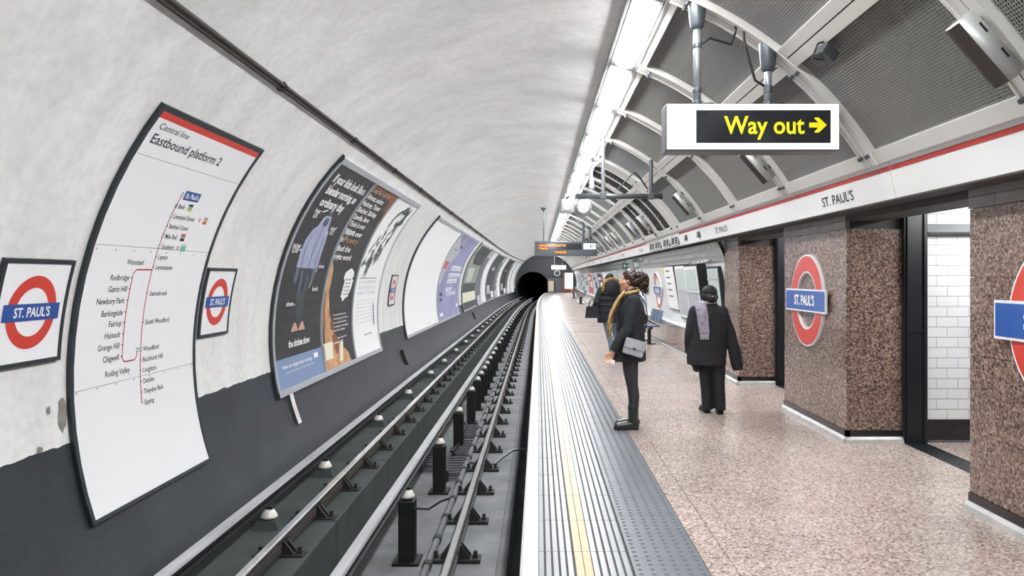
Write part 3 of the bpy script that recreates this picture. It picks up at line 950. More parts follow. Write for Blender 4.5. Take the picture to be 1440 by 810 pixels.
# ------------------------------------------------------------------ strip lights
hl = MB()
LL = 1.93
hl.loft([[PH(y, 15.75, -0.03), PH(y, 15.9, 0.03), PH(y, 20.5, 0.03), PH(y, 20.65, -0.03)] for y in (0.01, LL + 0.1)])
house = hl.mesh('lamp_housing', M['lamp_grey'])
df = MB(); df.smooth = True
rings = []
for y, k in ((0.12, 0.5), (0.15, 0.85), (0.21, 1.0), (LL - 0.15, 1.0), (LL - 0.09, 0.85), (LL - 0.06, 0.5)):
    rg = []
    for j in range(9):
        u = j / 8; a = 18.25 + (u - 0.5) * 3.7 * (0.9 + 0.1 * k)
        rg.append(PH(y, a, 0.03 + 0.07 * k * (1 - (2 * u - 1) ** 4) + 0.004))
    rg += [PH(y, 20.2, 0.028), PH(y, 16.3, 0.028)]
    rings.append(rg)
df.loft(rings)
diff = df.mesh('lamp_diffuser', M['diffuser'])
ORD = ['first', 'second', 'third', 'fourth', 'fifth', 'sixth', 'seventh', 'eighth', 'ninth', 'tenth', 'eleventh', 'twelfth']
LSTEP = 2.08
ly = 6.28
n = 0
yy = ly - 4 * LSTEP
while yy < Y1 - 2:
    l, r = along(yy)
    if n < 4: lab = 'white strip light overhead at the near end of the row, out of the picture'; grp = 'strip lights overhead out of the picture'
    else:
        k = n - 4
        grp = 'ceiling strip lights'
        lab = ORD[k] + ' white strip light of the ceiling row counting from the near end' if k < 12 else 'small distant white strip light in the merged far end of the row'
        if k >= 12: grp = 'distant ceiling strip lights'
    t = thing('strip_light', lab, 'ceiling light', l, r[2], grp)
    put('lamp_housing', house, t); put('lamp_diffuser', diff, t)
    yy += LSTEP; n += 1

# ------------------------------------------------------------------ end of the station
def ring_pts(cx, cz, r, y, n=48): return [(cx + r * math.cos(2 * PI * k / n), y, cz + r * math.sin(2 * PI * k / n)) for k in range(n)]
D = dl(Y1)
BX, BZ, BR = -1.44 + D + 0.02, 0.42, 1.74
wb = MB()
wb.loft([ring_pts(CX + D - 0.0, CZ, R + 0.25, Y1), ring_pts(BX, BZ, BR, Y1)], True, False)
wb.loft([ring_pts(CX + D - 0.0, CZ, R + 0.25, Y1 + 0.3), ring_pts(BX, BZ, BR, Y1 + 0.3)], True, False)
wall_back = struct(wb.build('wall_back', M['end_wall']))
tn = MB(); tn.smooth = True
tn.loft([ring_pts(BX + 0.045 * k + 0.004 * k * k, BZ, BR, Y1 + k) for k in (0, 2, 4, 8, 12, 16, 20, 24)], True, False)
rt = tn.build('running_tunnel', M['black_void'], wall_back)
cp = MB(); cp.box(BX - 3, BX + 8, Y1 + 24, Y1 + 24.3, -3, 4); cp.build('tunnel_end', M['black_void'], wall_back)
nr = struct(MB().box(-5.6, 6.0, Y0 - 0.3, Y0, -2.2, 5).build('wall_front', M['wall_panel']))
ex = Y1 - 0.02
mb = MB(); mb.box(D + 0.12, D + 3.2, ex - 0.1, ex, 0, 2.9); struct(mb.build('trim_4', M['end_wall']))
t = struct(thing('door_1', None, None, (D + 1.05, ex - 0.12, 0)))
mb = MB(); mb.box(-0.95, 1.0, 0, 0.03, 0, 1.55); mb.build('door_leaf', M['door_grey'], t)
mb = MB(); mb.box(-0.95, 1.0, -0.02, 0.02, 1.55, 1.66); mb.build('door_head', M['black_paint'], t)
mb = MB(); mb.box(-0.84, -0.3, -0.02, 0.0, 0.1, 1.2); mb.build('door_notice', M['cream_notice'], t)
mb = MB(); mb.box(-0.3, -0.17, -0.04, 0.0, 0.0, 1.2); mb.build('door_post', M['black_paint'], t)
mb = MB(); mb.box(0.4, 0.46, -0.05, 0.0, 0.9, 0.96); mb.build('handle', M['steel_grey'], t)
mb = MB(); mb.box(D + 1.68, D + 1.85, ex - 0.3, ex - 0.1, 0, 2.0); tag(mb.build('pillar_board', M['orange_brown']), 'narrow red brown board standing at the far end of the platform', 'board')
t = thing('lit_opening_panel', 'bright white panel standing in for a lit opening at the far end of the platform', 'panel', (D + 2.55, ex - 0.2, 0.36))  # glowing panel put in place of a lit side opening
mb = MB(); mb.box(-0.70, 0.22, 0, 0.08, 0, 1.72); mb.build('panel_case', M['frame_grey'], t)
mb = MB(); mb.box(-0.66, 0.18, -0.012, 0.0, 0.05, 1.67); mb.build('panel_face', M['lit_white'], t)
mb = MB(); mb.box(-0.70, 0.6, 0, 0.1, -0.36, 0.0); mb.build('panel_base', M['orange_brown'], t)
t = thing('hanging_sign_box', 'white hanging light box over the far end of the platform', 'sign', (D + 0.95, 76.5, 2.36))
mb = MB(); mb.bbox(-0.5, 0.95, 0, 0.15, 0, 0.42, 0.02); mb.build('box', M['lit_white'], t)
for x in (-0.2, 0.6):
    mb = MB(); mb.cyl((x, 0.07, 0.42), (x, 0.07, 1.35), 0.025, 8); mb.build('hanger', M['pole_grey'], t)
t = thing('round_mirror', 'round white edged mirror below the hanging light box at the platform end', 'mirror', (D + 1.1, ex - 0.15, 2.02))
mb = MB(); mb.cyl((0, 0, 0), (0, 0.05, 0), 0.32, 20); mb.build('mirror_rim', M['white_enamel'], t)
mb = MB(); mb.cyl((0, -0.012, 0), (0, 0, 0), 0.25, 20); mb.build('mirror_glass', M['steel_grey'], t)

# ------------------------------------------------------------------ way out sign
t = thing('way_out_sign', 'white hanging light box sign reading Way out with a yellow arrow', 'sign', (1.636, 5.85, 2.544))
mb = MB(); mb.bbox(-0.661, 0.661, 0.012, 0.23, 0.0, 0.363, 0.008); mb.build('sign_case', M['steel_grey'], t)
mb = MB(); mb.bbox(-0.655, 0.655, 0.0, 0.014, 0.012, 0.357, 0.004); mb.build('sign_face', M['sign_white'], t)
mb = MB(); mb.box(-0.434, 0.590, -0.004, 0.0, 0.059, 0.309); p = mb.build('black_panel', M['sign_black'], t)
fn = lambda u, v, d: (u, -0.004 - d, v)
mb = MB(); letters(mb, 'Way out', fn, -0.222, 0.131, 0.612, 0.132, 'l', 0.018, 0.002); mb.build('lettering', M['sign_yellow'], p)
mb = MB()
aw = [(0.425, 0.176), (0.495, 0.176), (0.466, 0.147), (0.466, 0.137), (0.498, 0.137), (0.560, 0.195), (0.498, 0.253), (0.466, 0.253), (0.466, 0.243), (0.495, 0.214), (0.425, 0.214)]
mb.add([fn(a, b, 0.002) for a, b in aw], [(0, 1, 9, 10), (1, 2, 3, 4, 5), (1, 5, 9), (5, 6, 7, 8, 9)])
mb.build('arrow', M['sign_yellow'], p)
mb = MB(); letters(mb, 'Way out', lambda u, v, d: (-u, 0.232 + d, v), -0.3, 0.131, 0.612, 0.132, 'l', 0.018, 0.002)
for i, px in enumerate((1.245, 1.80)):
    topz = CZ + math.sqrt((R - 0.05) ** 2 - (px - CX) ** 2)
    q = thing('sign_hanger', ['grey pole with a conical ceiling cap holding the left end of the way out sign', 'grey pole with a conical ceiling cap holding the middle right of the way out sign'][i], 'hanger', (px, 6.02, 2.905), 0, 'poles of the way out sign')
    mb = MB(); mb.smooth = True; mb.cyl((0, 0, 0.0), (0, 0, topz - 2.905 - 0.05), 0.03, 12); mb.build('pole', M['pole_grey'], q)
    mb = MB(); mb.smooth = True; h = topz - 2.905
    mb.lathe([(0.034, h - 0.185), (0.052, h - 0.165), (0.058, h - 0.14), (0.074, h + 0.03), (0.07, h + 0.06)], n=18); mb.build('ceiling_cap', M['steel_grey'], q)
    for dz in (0.02, 0.12, h - 0.33):
        mb = MB(); mb.lathe([(0.034, dz), (0.037, dz + 0.005), (0.037, dz + 0.03), (0.034, dz + 0.035)], n=12); mb.build('collar', M['steel_grey'], q)
    s = 1 if i == 0 else -1
    mb = MB(); mb.smooth = True
    x1 = s * 0.30 if i == 0 else -0.19
    zt = CZ + math.sqrt((R - 0.05) ** 2 - (px + x1 - CX) ** 2) - 2.905
    mb.tube([(0.02 * s, 0, h - 0.30), (0.1 * s if i == 0 else -0.1, 0, h - 0.25), (x1 * 0.9, 0, zt - 0.14), (x1, 0, zt - 0.04), (x1, 0, zt + 0.02)], 0.011, 8); mb.build('flex_cable', M['cable_black'], q)
    mb = MB(); mb.tube([(0.03, 0, 0.03), (0.12, 0, 0.035), (0.17, 0.01, 0.02), (0.16, 0.02, 0.005)], 0.011, 8); mb.build('flex_cable', M['cable_black'], q)

# ------------------------------------------------------------------ train indicator
t = thing('train_indicator', 'grey hanging train indicator with orange dot matrix text', 'sign', (0.97, 27.0, 2.33))
mb = MB(); mb.bbox(-1.10, 1.10, 0, 0.28, 0, 0.52, 0.02); mb.build('case', M['steel_grey'], t)
mb = MB(); mb.box(-1.0, 0.55, -0.008, 0.0, 0.22, 0.44); p = mb.build('screen', M['sign_black'], t)
fn = lambda u, v, d: (u, -0.008 - d, v)
mb = MB(); letters(mb, '1 Hainault via Newbury Park', fn, -0.97, 0.345, 0.98, 0.065, 'l', 0.03, 0.003)
letters(mb, '2 Epping', fn, -0.97, 0.245, 0.33, 0.065, 'l', 0.03, 0.003); mb.build('lettering', M['orange_led'], p)
mb = MB(); mb.box(-0.42, 0.06, -0.008, 0.0, 0.085, 0.185); p2 = mb.build('clock_screen', M['sign_black'], t)
mb = MB(); letters(mb, '13:46:20', fn, -0.18, 0.10, 0.42, 0.07, 'c', 0.03, 0.003); mb.build('lettering', M['orange_led'], p2)
for x0, x1, mt in ((0.62, 0.80, 'lit_pink'), (0.80, 0.97, 'lit_green'), (0.97, 1.06, 'lit_navy')):
    mb = MB(); mb.box(x0, x1, -0.01, 0.0, 0.24, 0.44); q = mb.build('pictogram', M['lit_white'], t)
    mb = MB(); w = x1 - x0
    rect(mb, lambda u, v, d: (u, -0.01 - d, v), x0 + w * 0.3, x0 + w * 0.5, 0.27, 0.41, 0.003); rect(mb, lambda u, v, d: (u, -0.01 - d, v), x0 + w * 0.62, x0 + w * 0.8, 0.30, 0.41, 0.003); mb.build('pictogram_mark', M[mt], q)
for x, rr in ((-0.78, 0.02), (0.62, 0.045), (0.86, 0.045)):
    zt = CZ + math.sqrt(R * R - (x + 0.97 - CX) ** 2) - 2.33
    mb = MB(); mb.cyl((x, 0.14, 0.5), (x, 0.14, zt), rr, 10); mb.build('hanger', M['steel_grey'], t)
    mb = MB(); mb.lathe([(rr + 0.01, zt - 0.12), (0.10, zt - 0.03), (0.10, zt + 0.02)], (x, 0.14, 0), 12); mb.build('ceiling_cap', M['steel_grey'], t)

# ------------------------------------------------------------------ camera rig by the lights
t = thing('camera_bar', 'grey horizontal pole hung from two posts beyond the way out sign', 'pole', (1.0, 12.1, 2.857))
mb = MB(); mb.smooth = True; mb.cyl((-0.42, 0, 0), (0.93, 0, 0), 0.042, 14); mb.build('bar', M['steel_grey'], t)
mb = MB(); mb.cyl((0.91, 0, 0), (0.95, 0, 0), 0.05, 14); mb.build('end_cap', M['iron'], t)
for x, r_, mt in ((0.775, 0.032, 'steel_grey'), (0.02, 0.03, 'pole_grey')):
    zt = CZ + math.sqrt((R - 0.02) ** 2 - (1.0 + x - CX) ** 2) - 2.857
    mb = MB(); mb.cyl((x, 0.0, 0.03 if x > 0.5 else 0.03), (x, 0.0, zt), r_, 12); mb.build('post', M[mt], t)
    mb = MB(); mb.bbox(x - 0.05, x + 0.05, -0.05, 0.05, -0.05, 0.06, 0.01); mb.build('clamp', M['steel_grey'], t)
mb = MB(); mb.tube([(0.25, 0.02, 0.10), (0.45, 0.02, 0.32), (0.52, 0.02, 0.38), (0.6, 0.02, 0.30), (0.72, 0.02, 0.12)], 0.013, 6); mb.build('loop_cable', M['cable_black'], t)
mb = MB(); mb.tube([(0.05, 0.03, 0.62), (-0.03, 0.03, 0.55), (-0.14, 0.03, 0.46), (-0.16, 0.03, 0.38), (-0.16, 0.03, 0.30)], 0.025, 8).cyl((-0.16, 0.03, 0.30), (-0.16, 0.03, 0.12), 0.045, 10); mb.build('swan_neck', M['frame_grey'], t)
for k, (x, dz) in enumerate(((0.54, -0.16), (0.79, -0.19))):
    q = thing('security_camera', ['small dark lens security camera on the end of the hanging pole', 'round white security camera hanging under the end of the pole'][k], 'camera', (x - 0.09, 11.95, 2.857 + dz), 0, 'cameras on the hanging pole')
    mb = MB(); mb.smooth = True; r_ = 0.085 if k == 0 else 0.13
    if k == 0:
        mb.smooth = False; mb.bbox(-0.1, 0.1, 0, 0.4, -0.1, 0.1, 0.02)
    else:
        mb.cyl((0, 0, 0), (0, 0.4, 0), r_, 18)
    mb.build('housing', M['frame_grey'], q)
    mb = MB(); mb.cyl((0, -0.012, 0), (0, 0.01, 0), 0.075 if k == 0 else 0.085, 16); mb.build('lens', M['sign_black'] if k == 0 else M['white_enamel'], q)
    mb = MB(); mb.tube([(0, 0.15, 0.09), (0.0, 0.15, 0.14), (0.05, 0.15, -dz)], 0.02, 8); mb.build('bracket', M['iron'], q)

# ------------------------------------------------------------------ column loudspeakers on the ribs
SY = [3.95, 8.05, 12.15, 16.75, 18.75, 22.85, 24.95, 29.2, 33.4, 37.6]
SLAB = ['column loudspeaker nearest the viewer, above the name frieze at the upper corner', 'column loudspeaker on the rib just beyond the way out sign', 'column loudspeaker on the rib at the end of the hanging pole',
        'pale column loudspeaker in front of the first black louvres', 'column loudspeaker at the far edge of the first black louvres', 'fourth column loudspeaker beyond the hanging pole', 'fifth column loudspeaker beyond the hanging pole',
        'sixth column loudspeaker beyond the hanging pole, at the second black louvres', 'small far column loudspeaker above the train indicator height', 'farthest column loudspeaker along the ribs']
P0, P1 = Vector((2.165, 0, 2.905)), Vector((2.425, 0, 2.604))
ax = (P1 - P0).normalized(); Ls = (P1 - P0).length
outw = Vector((ax.z * -1, 0, ax.x)); outw = outw if outw.x > 0 else -outw     # towards the lining
def speaker_parts():
    c = (P0 + P1) / 2
    a, b = -Ls / 2, Ls / 2
    mb = MB(); mb.smooth = True; n = 20; r = 0.078
    Y = Vector((0, 1, 0))
    mb.loft([[ax * t + outw * (r * math.cos(2 * PI * k / n)) + Y * (r * math.sin(2 * PI * k / n)) for k in range(n)] for t in (a, b)])
    shell = mb.mesh('speaker_shell', M['speaker_grey'])
    mb = MB()
    aw = (outw * -0.98 - Y * 0.2).normalized(); bw = ax.cross(aw)
    mb.loft([[ax * t + aw * (0.082 * math.cos(q)) + bw * (0.082 * math.sin(q)) for q in [(-0.7 + 1.4 * k / 10) for k in range(11)]] + [aw * 0.03 + ax * t] for t in (a + 0.004, b - 0.004)])
    face = mb.mesh('speaker_grille', M['speaker_dark'])
    br = []
    for t in (a + 0.07, b - 0.10):
        mb = MB(); mb.smooth = True; mb.cyl(ax * t + outw * 0.07 + Y * 0.02, ax * t + outw * 0.15 + Y * 0.05, 0.022, 10).cyl(ax * t + outw * 0.14 + Y * 0.05, ax * t + outw * 0.17 + Y * 0.05, 0.045, 12)
        br.append(mb.mesh('wall_bracket', M['iron']))
    slot = []
    for t in (a + 0.1, b - 0.13):
        mb = MB()
        q = ax * t - Y * 0.0785 + outw * 0.02
        w = ax * 0.03; h = outw * 0.006
        mb.loft([[q - w - h, q + w - h, q + w + h, q - w + h], [p_ + Y * 0.02 for p_ in (q - w - h, q + w - h, q + w + h, q - w + h)]])
        slot.append(mb.mesh('slot', M['iron']))
    return c, shell, face, br, slot
sc_, shell, face, brs, slot = speaker_parts()
for k, y in enumerate(SY):
    t = thing('column_loudspeaker', SLAB[k], 'loudspeaker', (sc_.x + dl(y), y, sc_.z), 0, 'column loudspeakers on the ribs')
    put('speaker_shell', shell, t); put('speaker_grille', face, t)
    for b in slot: put('slot', b, t)
    for b in brs: put('wall_bracket', b, t)
# small junction camera on the near rib
t = thing('rib_sensor', 'small dark box with a wire bracket on the rib beside the way out sign', 'sensor', PH(5.35, 42.3, 0.10))
mb = MB(); mb.bbox(-0.05, 0.07, -0.05, 0.05, -0.045, 0.045, 0.01); mb.build('body', M['steel_grey'], t, None, (0, math.radians(35), 0.3))
mb = MB(); mb.tube([(-0.10, -0.02, -0.04), (-0.06, -0.02, 0.06), (0.0, 0, 0.08)], 0.008, 6).tube([(-0.10, -0.02, -0.04), (-0.02, 0, -0.05)], 0.008, 6).tube([(0.0, 0, 0.0), (0.03, 0.05, 0.12)], 0.012, 6); mb.build('bracket', M['iron'], t)

# ------------------------------------------------------------------ signs and posters on the left wall
def curved_frame(F, y0, y1, s0, s1, w, o1, wt=None, wb=None):
    mb = MB(); wt = w if wt is None else wt; wb = w if wb is None else wb
    mb.plate(F, y0, y0 + w, s0, s1, 0.0, o1, 14); mb.plate(F, y1 - w, y1, s0, s1, 0.0, o1, 14)
    mb.plate(F, y0 + w, y1 - w, s0, s0 + wb, 0.0, o1, 2); mb.plate(F, y0 + w, y1 - w, s1 - wt, s1, 0.0, o1, 2)
    return mb
def surf(F, off): return lambda u, v, d: F(u, v, off + d)

def name_sign(yc, sc2, lab):
    h = 0.345
    t = thing('station_name_sign', lab, 'sign', WL(yc, sc2 - h, 0.0), 0, 'framed name signs on the left wall')
    inv = Matrix.Translation(t.location).inverted()
    def done(mb, name, m, par=None):
        if par is None: o = mb.build(name, M[m], t); o.location = -t.location
        else: o = mb.build(name, M[m], par)
        return o
    done(curved_frame(WL, yc - h, yc + h, sc2 - h, sc2 + h, 0.028, 0.027), 'frame', 'frame_dark')
    mb = MB(); mb.plate(WL, yc - h + 0.03, yc + h - 0.03, sc2 - h + 0.028, sc2 + h - 0.028, 0.005, 0.021, 8); f = done(mb, 'face', 'white_enamel')
    fn = surf(WL, 0.021)
    mb = MB(); annulus(mb, fn, yc, sc2, 0.158, 0.238, 0.002); done(mb, 'red_ring', 'red', f)
    mb = MB(); rect(mb, fn, yc - 0.27, yc + 0.27, sc2 - 0.055, sc2 + 0.055, 0.004); done(mb, 'blue_bar', 'blue', f)
    mb = MB(); letters(mb, "ST. PAUL'S", fn, yc, sc2 - 0.03, 0.35, 0.062, 'c', 0.022, 0.006); done(mb, 'lettering', 'white_print', f)
    return t
name_sign(4.885, 0.515, 'framed red and blue station name sign left of the tall line map')
name_sign(7.715, 0.49, 'framed red and blue station name sign between the line map and the black poster')
name_sign(17.05, 0.45, 'narrow looking framed name sign between the white art poster and the blank white hoarding')

random.seed(5)
for yc, sc2, a_, b_ in ((5.285, -0.22, 0.06, 0.13), (5.02, -0.40, 0.035, 0.03), (5.14, -0.16, 0.025, 0.03)):      # bare cement where the paint has come off
    mb = MB(); disc_ = []
    for k in range(14):
        q = 2 * PI * k / 14; e = random.uniform(0.65, 1.0); disc_.append(WL(yc + a_ * e * math.cos(q), sc2 + b_ * e * math.sin(q), 0.0035))
    mb.add(disc_, [tuple(range(14))]); mb.build('bare_patch', M['bare_cement'], wall_left)
# --- line map
MY0, MY1, MS0, MS1 = 5.34, 7.29, -1.03, 2.10
t = thing('line_map', 'tall curved white line map with a red header reading Eastbound platform 2', 'map', WL(6.3, MS0, 0.0))
off = tuple(-c for c in t.location)
o = curved_frame(WL, MY0, MY1, MS0, MS1, 0.042, 0.03, wb=0.03).build('frame', M['frame_dark'], t, off)
panels = [(MS0 + 0.03, -0.083), (-0.079, 0.985), (0.989, 1.694), (1.698, MS1 - 0.045)]
for a, b in panels:
    mb = MB(); mb.plate(WL, MY0 + 0.045, MY1 - 0.045, a, b, 0.005, 0.023, 10); o = mb.build('map_panel', M['white_enamel'], t, off)
fn = surf(WL, 0.023)
def mp(name, mb, m): return mb.build_split(name, M[m], t, off)
mb = MB(); rect(mb, fn, MY0 + 0.05, MY1 - 0.05, 2.002, 2.052); rect(mb, fn, MY0 + 0.05, MY1 - 0.05, 1.998, 2.052); mp('red_header', mb, 'red')
mb = MB(); letters(mb, 'Central line', fn, 5.475, 1.918, 0.45, 0.052, 'l', 0.0); letters(mb, 'Eastbound platform 2', fn, 5.475, 1.800, 1.18, 0.078, 'l', 0.010); mp('heading', mb, 'text_dark')
W = 0.012
mb = MB()
ribbon(mb, fn, [(6.322, 1.475), (6.30, 1.30), (6.285, 1.0), (6.285, 0.6), (6.29, 0.2), (6.29, -0.302)], W)
def arc(cx, cy, r, a0, a1, n=6): return [(cx + r * math.cos(math.radians(a0 + (a1 - a0) * i / n)), cy + r * math.sin(math.radians(a0 + (a1 - a0) * i / n))) for i in range(n + 1)]
ribbon(mb, fn, [(6.285, 0.806)] + arc(6.06, 0.755, 0.05, 90, 180) + arc(6.065, 0.115, 0.05, 180, 270) + arc(6.185, 0.115, 0.05, 270, 360) + [(6.235, 0.141)], W)
mp('route_line', mb, 'line_red')
RIGHT = [('Bank', 1.37, 6.307), ('Liverpool Street', 1.279, 6.299), ('Bethnal Green', 1.188, 6.293), ('Mile End', 1.10, 6.288), ('Stratford', 1.006, 6.285), ('Leyton', 0.918, 6.285), ('Leytonstone', 0.83, 6.285),
         ('Snaresbrook', 0.605, 6.285), ('South Woodford', 0.365, 6.287), ('Woodford', 0.141, 6.29), ('Buckhurst Hill', 0.053, 6.29), ('Loughton', -0.034, 6.29), ('Debden', -0.126, 6.29), ('Theydon Bois', -0.213, 6.29), ('Epping', -0.302, 6.29)]
LEFT = [('Redbridge', 0.741), ('Gants Hill', 0.651), ('Newbury Park', 0.559), ('Barkingside', 0.464), ('Fairlop', 0.380), ('Hainault', 0.292), ('Grange Hill', 0.204), ('Chigwell', 0.113)]
mb = MB(); tk = MB(); ring = MB(); rw = MB()
for s, v, u in RIGHT:
    letters(mb, s, fn, u + 0.045, v - 0.02, None, 0.041, 'l', 0.008)
    if s in ('Bank', 'Liverpool Street', 'Mile End', 'Stratford', 'Woodford'):
        annulus(ring, fn, u, v, 0.012, 0.019, 0.0026, 16); disc(rw, fn, u, v, 0.013, 0.002, 12)
    else: rect(tk, fn, u, u + 0.017, v - 0.005, v + 0.005, 0.002)
for s, v in LEFT:
    letters(mb, s, fn, 5.965, v - 0.022, None, 0.045, 'r', 0.008); rect(tk, fn, 5.993, 6.012, v - 0.005, v + 0.005, 0.002)
letters(mb, 'Wanstead', fn, 6.12, 0.845, None, 0.042, 'r', 0.008); letters(mb, 'Roding Valley', fn, 6.13, -0.025, None, 0.045, 'r', 0.008)
annulus(ring, fn, 6.322, 1.475, 0.012, 0.019, 0.0026, 16); disc(rw, fn, 6.322, 1.475, 0.013, 0.002)
annulus(ring, fn, 6.238, 0.141, 0.012, 0.019, 0.0026, 16); disc(rw, fn, 6.238, 0.141, 0.013, 0.002)
mp('station_name', mb, 'text_dark'); mp('station_tick', tk, 'tick'); mp('interchange_ring', ring, 'text_dark'); mp('interchange_dot', rw, 'white_print')
mb = MB(); rect(mb, fn, 6.365, 6.645, 1.432, 1.514); b = mp('name_box', mb, 'blue')
mb = MB(); letters(mb, "St. Paul's", fn, 6.505, 1.452, 0.23, 0.044, 'c', 0.015, 0.003); mp('box_lettering', mb, 'white_print')
for k, (v, items) in enumerate(((1.37, [(6.52, 6.60, 'ink_yellow', 'ink_teal', 'ink_black')]), (1.279, [(6.90, 6.98, 'ink_redish', 'ink_yellow', 'ink_purple')]), (1.10, [(6.60, 6.68, 'ink_black', 'ink_green', 'ink_redish')]), (1.006, [(6.66, 6.76, 'ink_teal', 'ink_teal', 'ink_lgrey')]))):
    for u0, u1, a, b, c in items:
        for j, mt in enumerate((a, b, c)):
            m_ = MB(); rect(m_, fn, u0, u1, v - 0.03 + j * 0.022, v - 0.008 + j * 0.022); mp('line_colour_box', m_, mt)
mb = MB()
for u, v in ((6.80, 1.279), (6.585, 1.006)):
    rect(mb, fn, u, u + 0.05, v + 0.004, v + 0.009); rect(mb, fn, u, u + 0.05, v - 0.009, v - 0.004); ribbon(mb, fn, [(u + 0.012, v + 0.02), (u + 0.036, v + 0.006), (u + 0.012, v - 0.006), (u + 0.036, v - 0.02)], 0.006)
mp('rail_symbol', mb, 'red')
mb = MB()
for v in (0.955, -0.055 - 0.04):
    for k in range(8): disc(mb, fn, MY0 + 0.08 + k * 0.255, v, 0.007, 0.002, 8)
mp('panel_screw', mb, 'steel_grey')

# --- poster frames and posters
PS0, PS1 = -0.77, 2.45
def poster_frame(y0, y1, label, divs=(), dark_edge=True):
    t = thing('poster_frame', label, 'frame', WL((y0 + y1) / 2, PS0, 0), 0, 'hoarding frames on the left wall')
    off = tuple(-c for c in t.location)
    ny = max(1, int((y1 - y0) / 3)) if y0 > 40 else 1
    mb = MB(); mb.plate(WL, y0, y1, PS0, PS1, 0.0, 0.02, 14, ny); mb.build('back_board', M['frame_grey'], t, off)
    mb = MB(); mb.plate(WL, y0 - 0.03, y0, PS0, PS1 + 0.02, 0.0, 0.034, 14); mb.build('dark_edge', M['frame_dark'], t, off)
    for ua, ub in [(y1 - 0.05, y1), (y0, y0 + 0.06)] + [(d_ - 0.022, d_ + 0.022) for d_ in divs]:
        mb = MB(); mb.plate(WL, ua, ub, PS0, PS1, 0.02, 0.045, 14); mb.build('upright', M['frame_grey'], t, off)
    mb = MB(); mb.plate(WL, y0, y1, PS1 - 0.085, PS1, 0.02, 0.05, 2, ny); mb.build('top_rail', M['frame_grey'], t, off)
    mb = MB(); mb.plate(WL, y0, y1, PS0, PS0 + 0.075, 0.02, 0.05, 2, ny); mb.build('bottom_rail', M['frame_grey'], t, off)
    return t
poster_frame(9.38, 15.55, 'grey hoarding frame holding the three tall posters past the line map', (11.5, 13.4))
poster_frame(18.55, 31.1, 'long grey hoarding frame holding the blank white and purple posters', (24.6,))
def poster(y0, y1, label, m, s0=-0.695, s1=2.365, grp='posters on the left wall', name='advert_poster'):
    t = thing(name, label, 'poster', WL((y0 + y1) / 2, s0, 0.02), 0, grp)
    t_off = tuple(-c for c in t.location)
    ny = max(1, int((y1 - y0) / 3)) if y0 > 40 else 1
    mb = MB(); mb.plate(WL, y0, y1, s0, s1, 0.021, 0.026, 18, ny); mb.build('sheet', M[m], t, t_off)
    fn = lambda u, v, d: WL(y0 + u * (y1 - y0), s0 + v * (s1 - s0), 0.026 + d)
    def pr(nm, mb_, m_): return mb_.build_split(nm, M[m_], t, t_off)
    return t, fn, pr
# poster one: black with a figure
t, fn, pr = poster(9.46, 11.46, 'black poster with a pale hooded jacket figure and white headline', 'ink_black')
mb = MB()
mb_lines = [("If your kids look like a", 0.11, 0.94, 0.916), ("blender morning, an", 0.13, 0.88, 0.858), ("ordinary day", 0.16, 0.72, 0.80)]
for s, a, b, v in mb_lines: letters(mb, s, fn, a, v, b - a, 0.040, 'l', 0.03, 0.002)
pr('headline', mb, 'ink_white')
mb = MB(); strip(mb, fn, [(0.07, 0, 1), (0.0, 0, 1)]); strip(mb, fn, [(0.125, 0, 1), (0.07, 0, 1)]); pr('blue_footer', mb, 'ink_blue')
mb = MB(); letters(mb, 'Now on stage every evening', fn, 0.12, 0.082, 0.62, 0.016, 'l', 0.015, 0.003); letters(mb, 'book your tickets at the box office today', fn, 0.18, 0.06, 0.6, 0.008, 'l', 0.0, 0.003); rect(mb, fn, 0.80, 0.90, 0.085, 0.108, 0.003); pr('footer_lettering', mb, 'ink_white')
J = 0.0016
mb = MB(); strip(mb, fn, [(0.84, 0.50, 0.52), (0.825, 0.455, 0.55), (0.80, 0.45, 0.57), (0.775, 0.47, 0.545), (0.765, 0.485, 0.53)], J); pr('figure_head', mb, 'ink_lilac2')
mb = MB(); strip(mb, fn, [(0.765, 0.44, 0.56), (0.75, 0.40, 0.59), (0.71, 0.37, 0.62), (0.69, 0.30, 0.66), (0.64, 0.245, 0.70), (0.58, 0.235, 0.71), (0.515, 0.25, 0.72), (0.51, 0.27, 0.70)], J)
pr('figure_jacket', mb, 'ink_lilac')
mb = MB(); ribbon(mb, fn, [(0.47, 0.745), (0.505, 0.70), (0.50, 0.60), (0.49, 0.51)], 0.008, 0.003); ribbon(mb, fn, [(0.34, 0.66), (0.32, 0.6), (0.335, 0.52)], 0.010, 0.003); ribbon(mb, fn, [(0.62, 0.66), (0.64, 0.6), (0.63, 0.52)], 0.010, 0.003); ribbon(mb, fn, [(0.26, 0.512), (0.71, 0.509)], 0.006, 0.003)
strip(mb, fn, [(0.755, 0.46, 0.54), (0.73, 0.44, 0.56), (0.715, 0.47, 0.53)], 0.003); pr('jacket_seam', mb, 'ink_lilac2')
mb = MB(); strip(mb, fn, [(0.508, 0.26, 0.33), (0.47, 0.25, 0.33), (0.44, 0.28, 0.31)], J); strip(mb, fn, [(0.508, 0.62, 0.70), (0.47, 0.63, 0.71), (0.445, 0.65, 0.68)], J); pr('figure_hand', mb, 'ink_lilac2')
mb = MB(); strip(mb, fn, [(0.505, 0.34, 0.62), (0.46, 0.34, 0.62), (0.40, 0.36, 0.60), (0.33, 0.385, 0.565), (0.275, 0.40, 0.54)], J); pr('figure_trousers', mb, 'ink_dgrey')
mb = MB(); strip(mb, fn, [(0.50, 0.36, 0.42), (0.40, 0.38, 0.43), (0.395, 0.40, 0.41)], 0.003); strip(mb, fn, [(0.48, 0.52, 0.55), (0.38, 0.50, 0.53)], 0.003); pr('trouser_light', mb, 'ink_lilac2')
mb = MB()
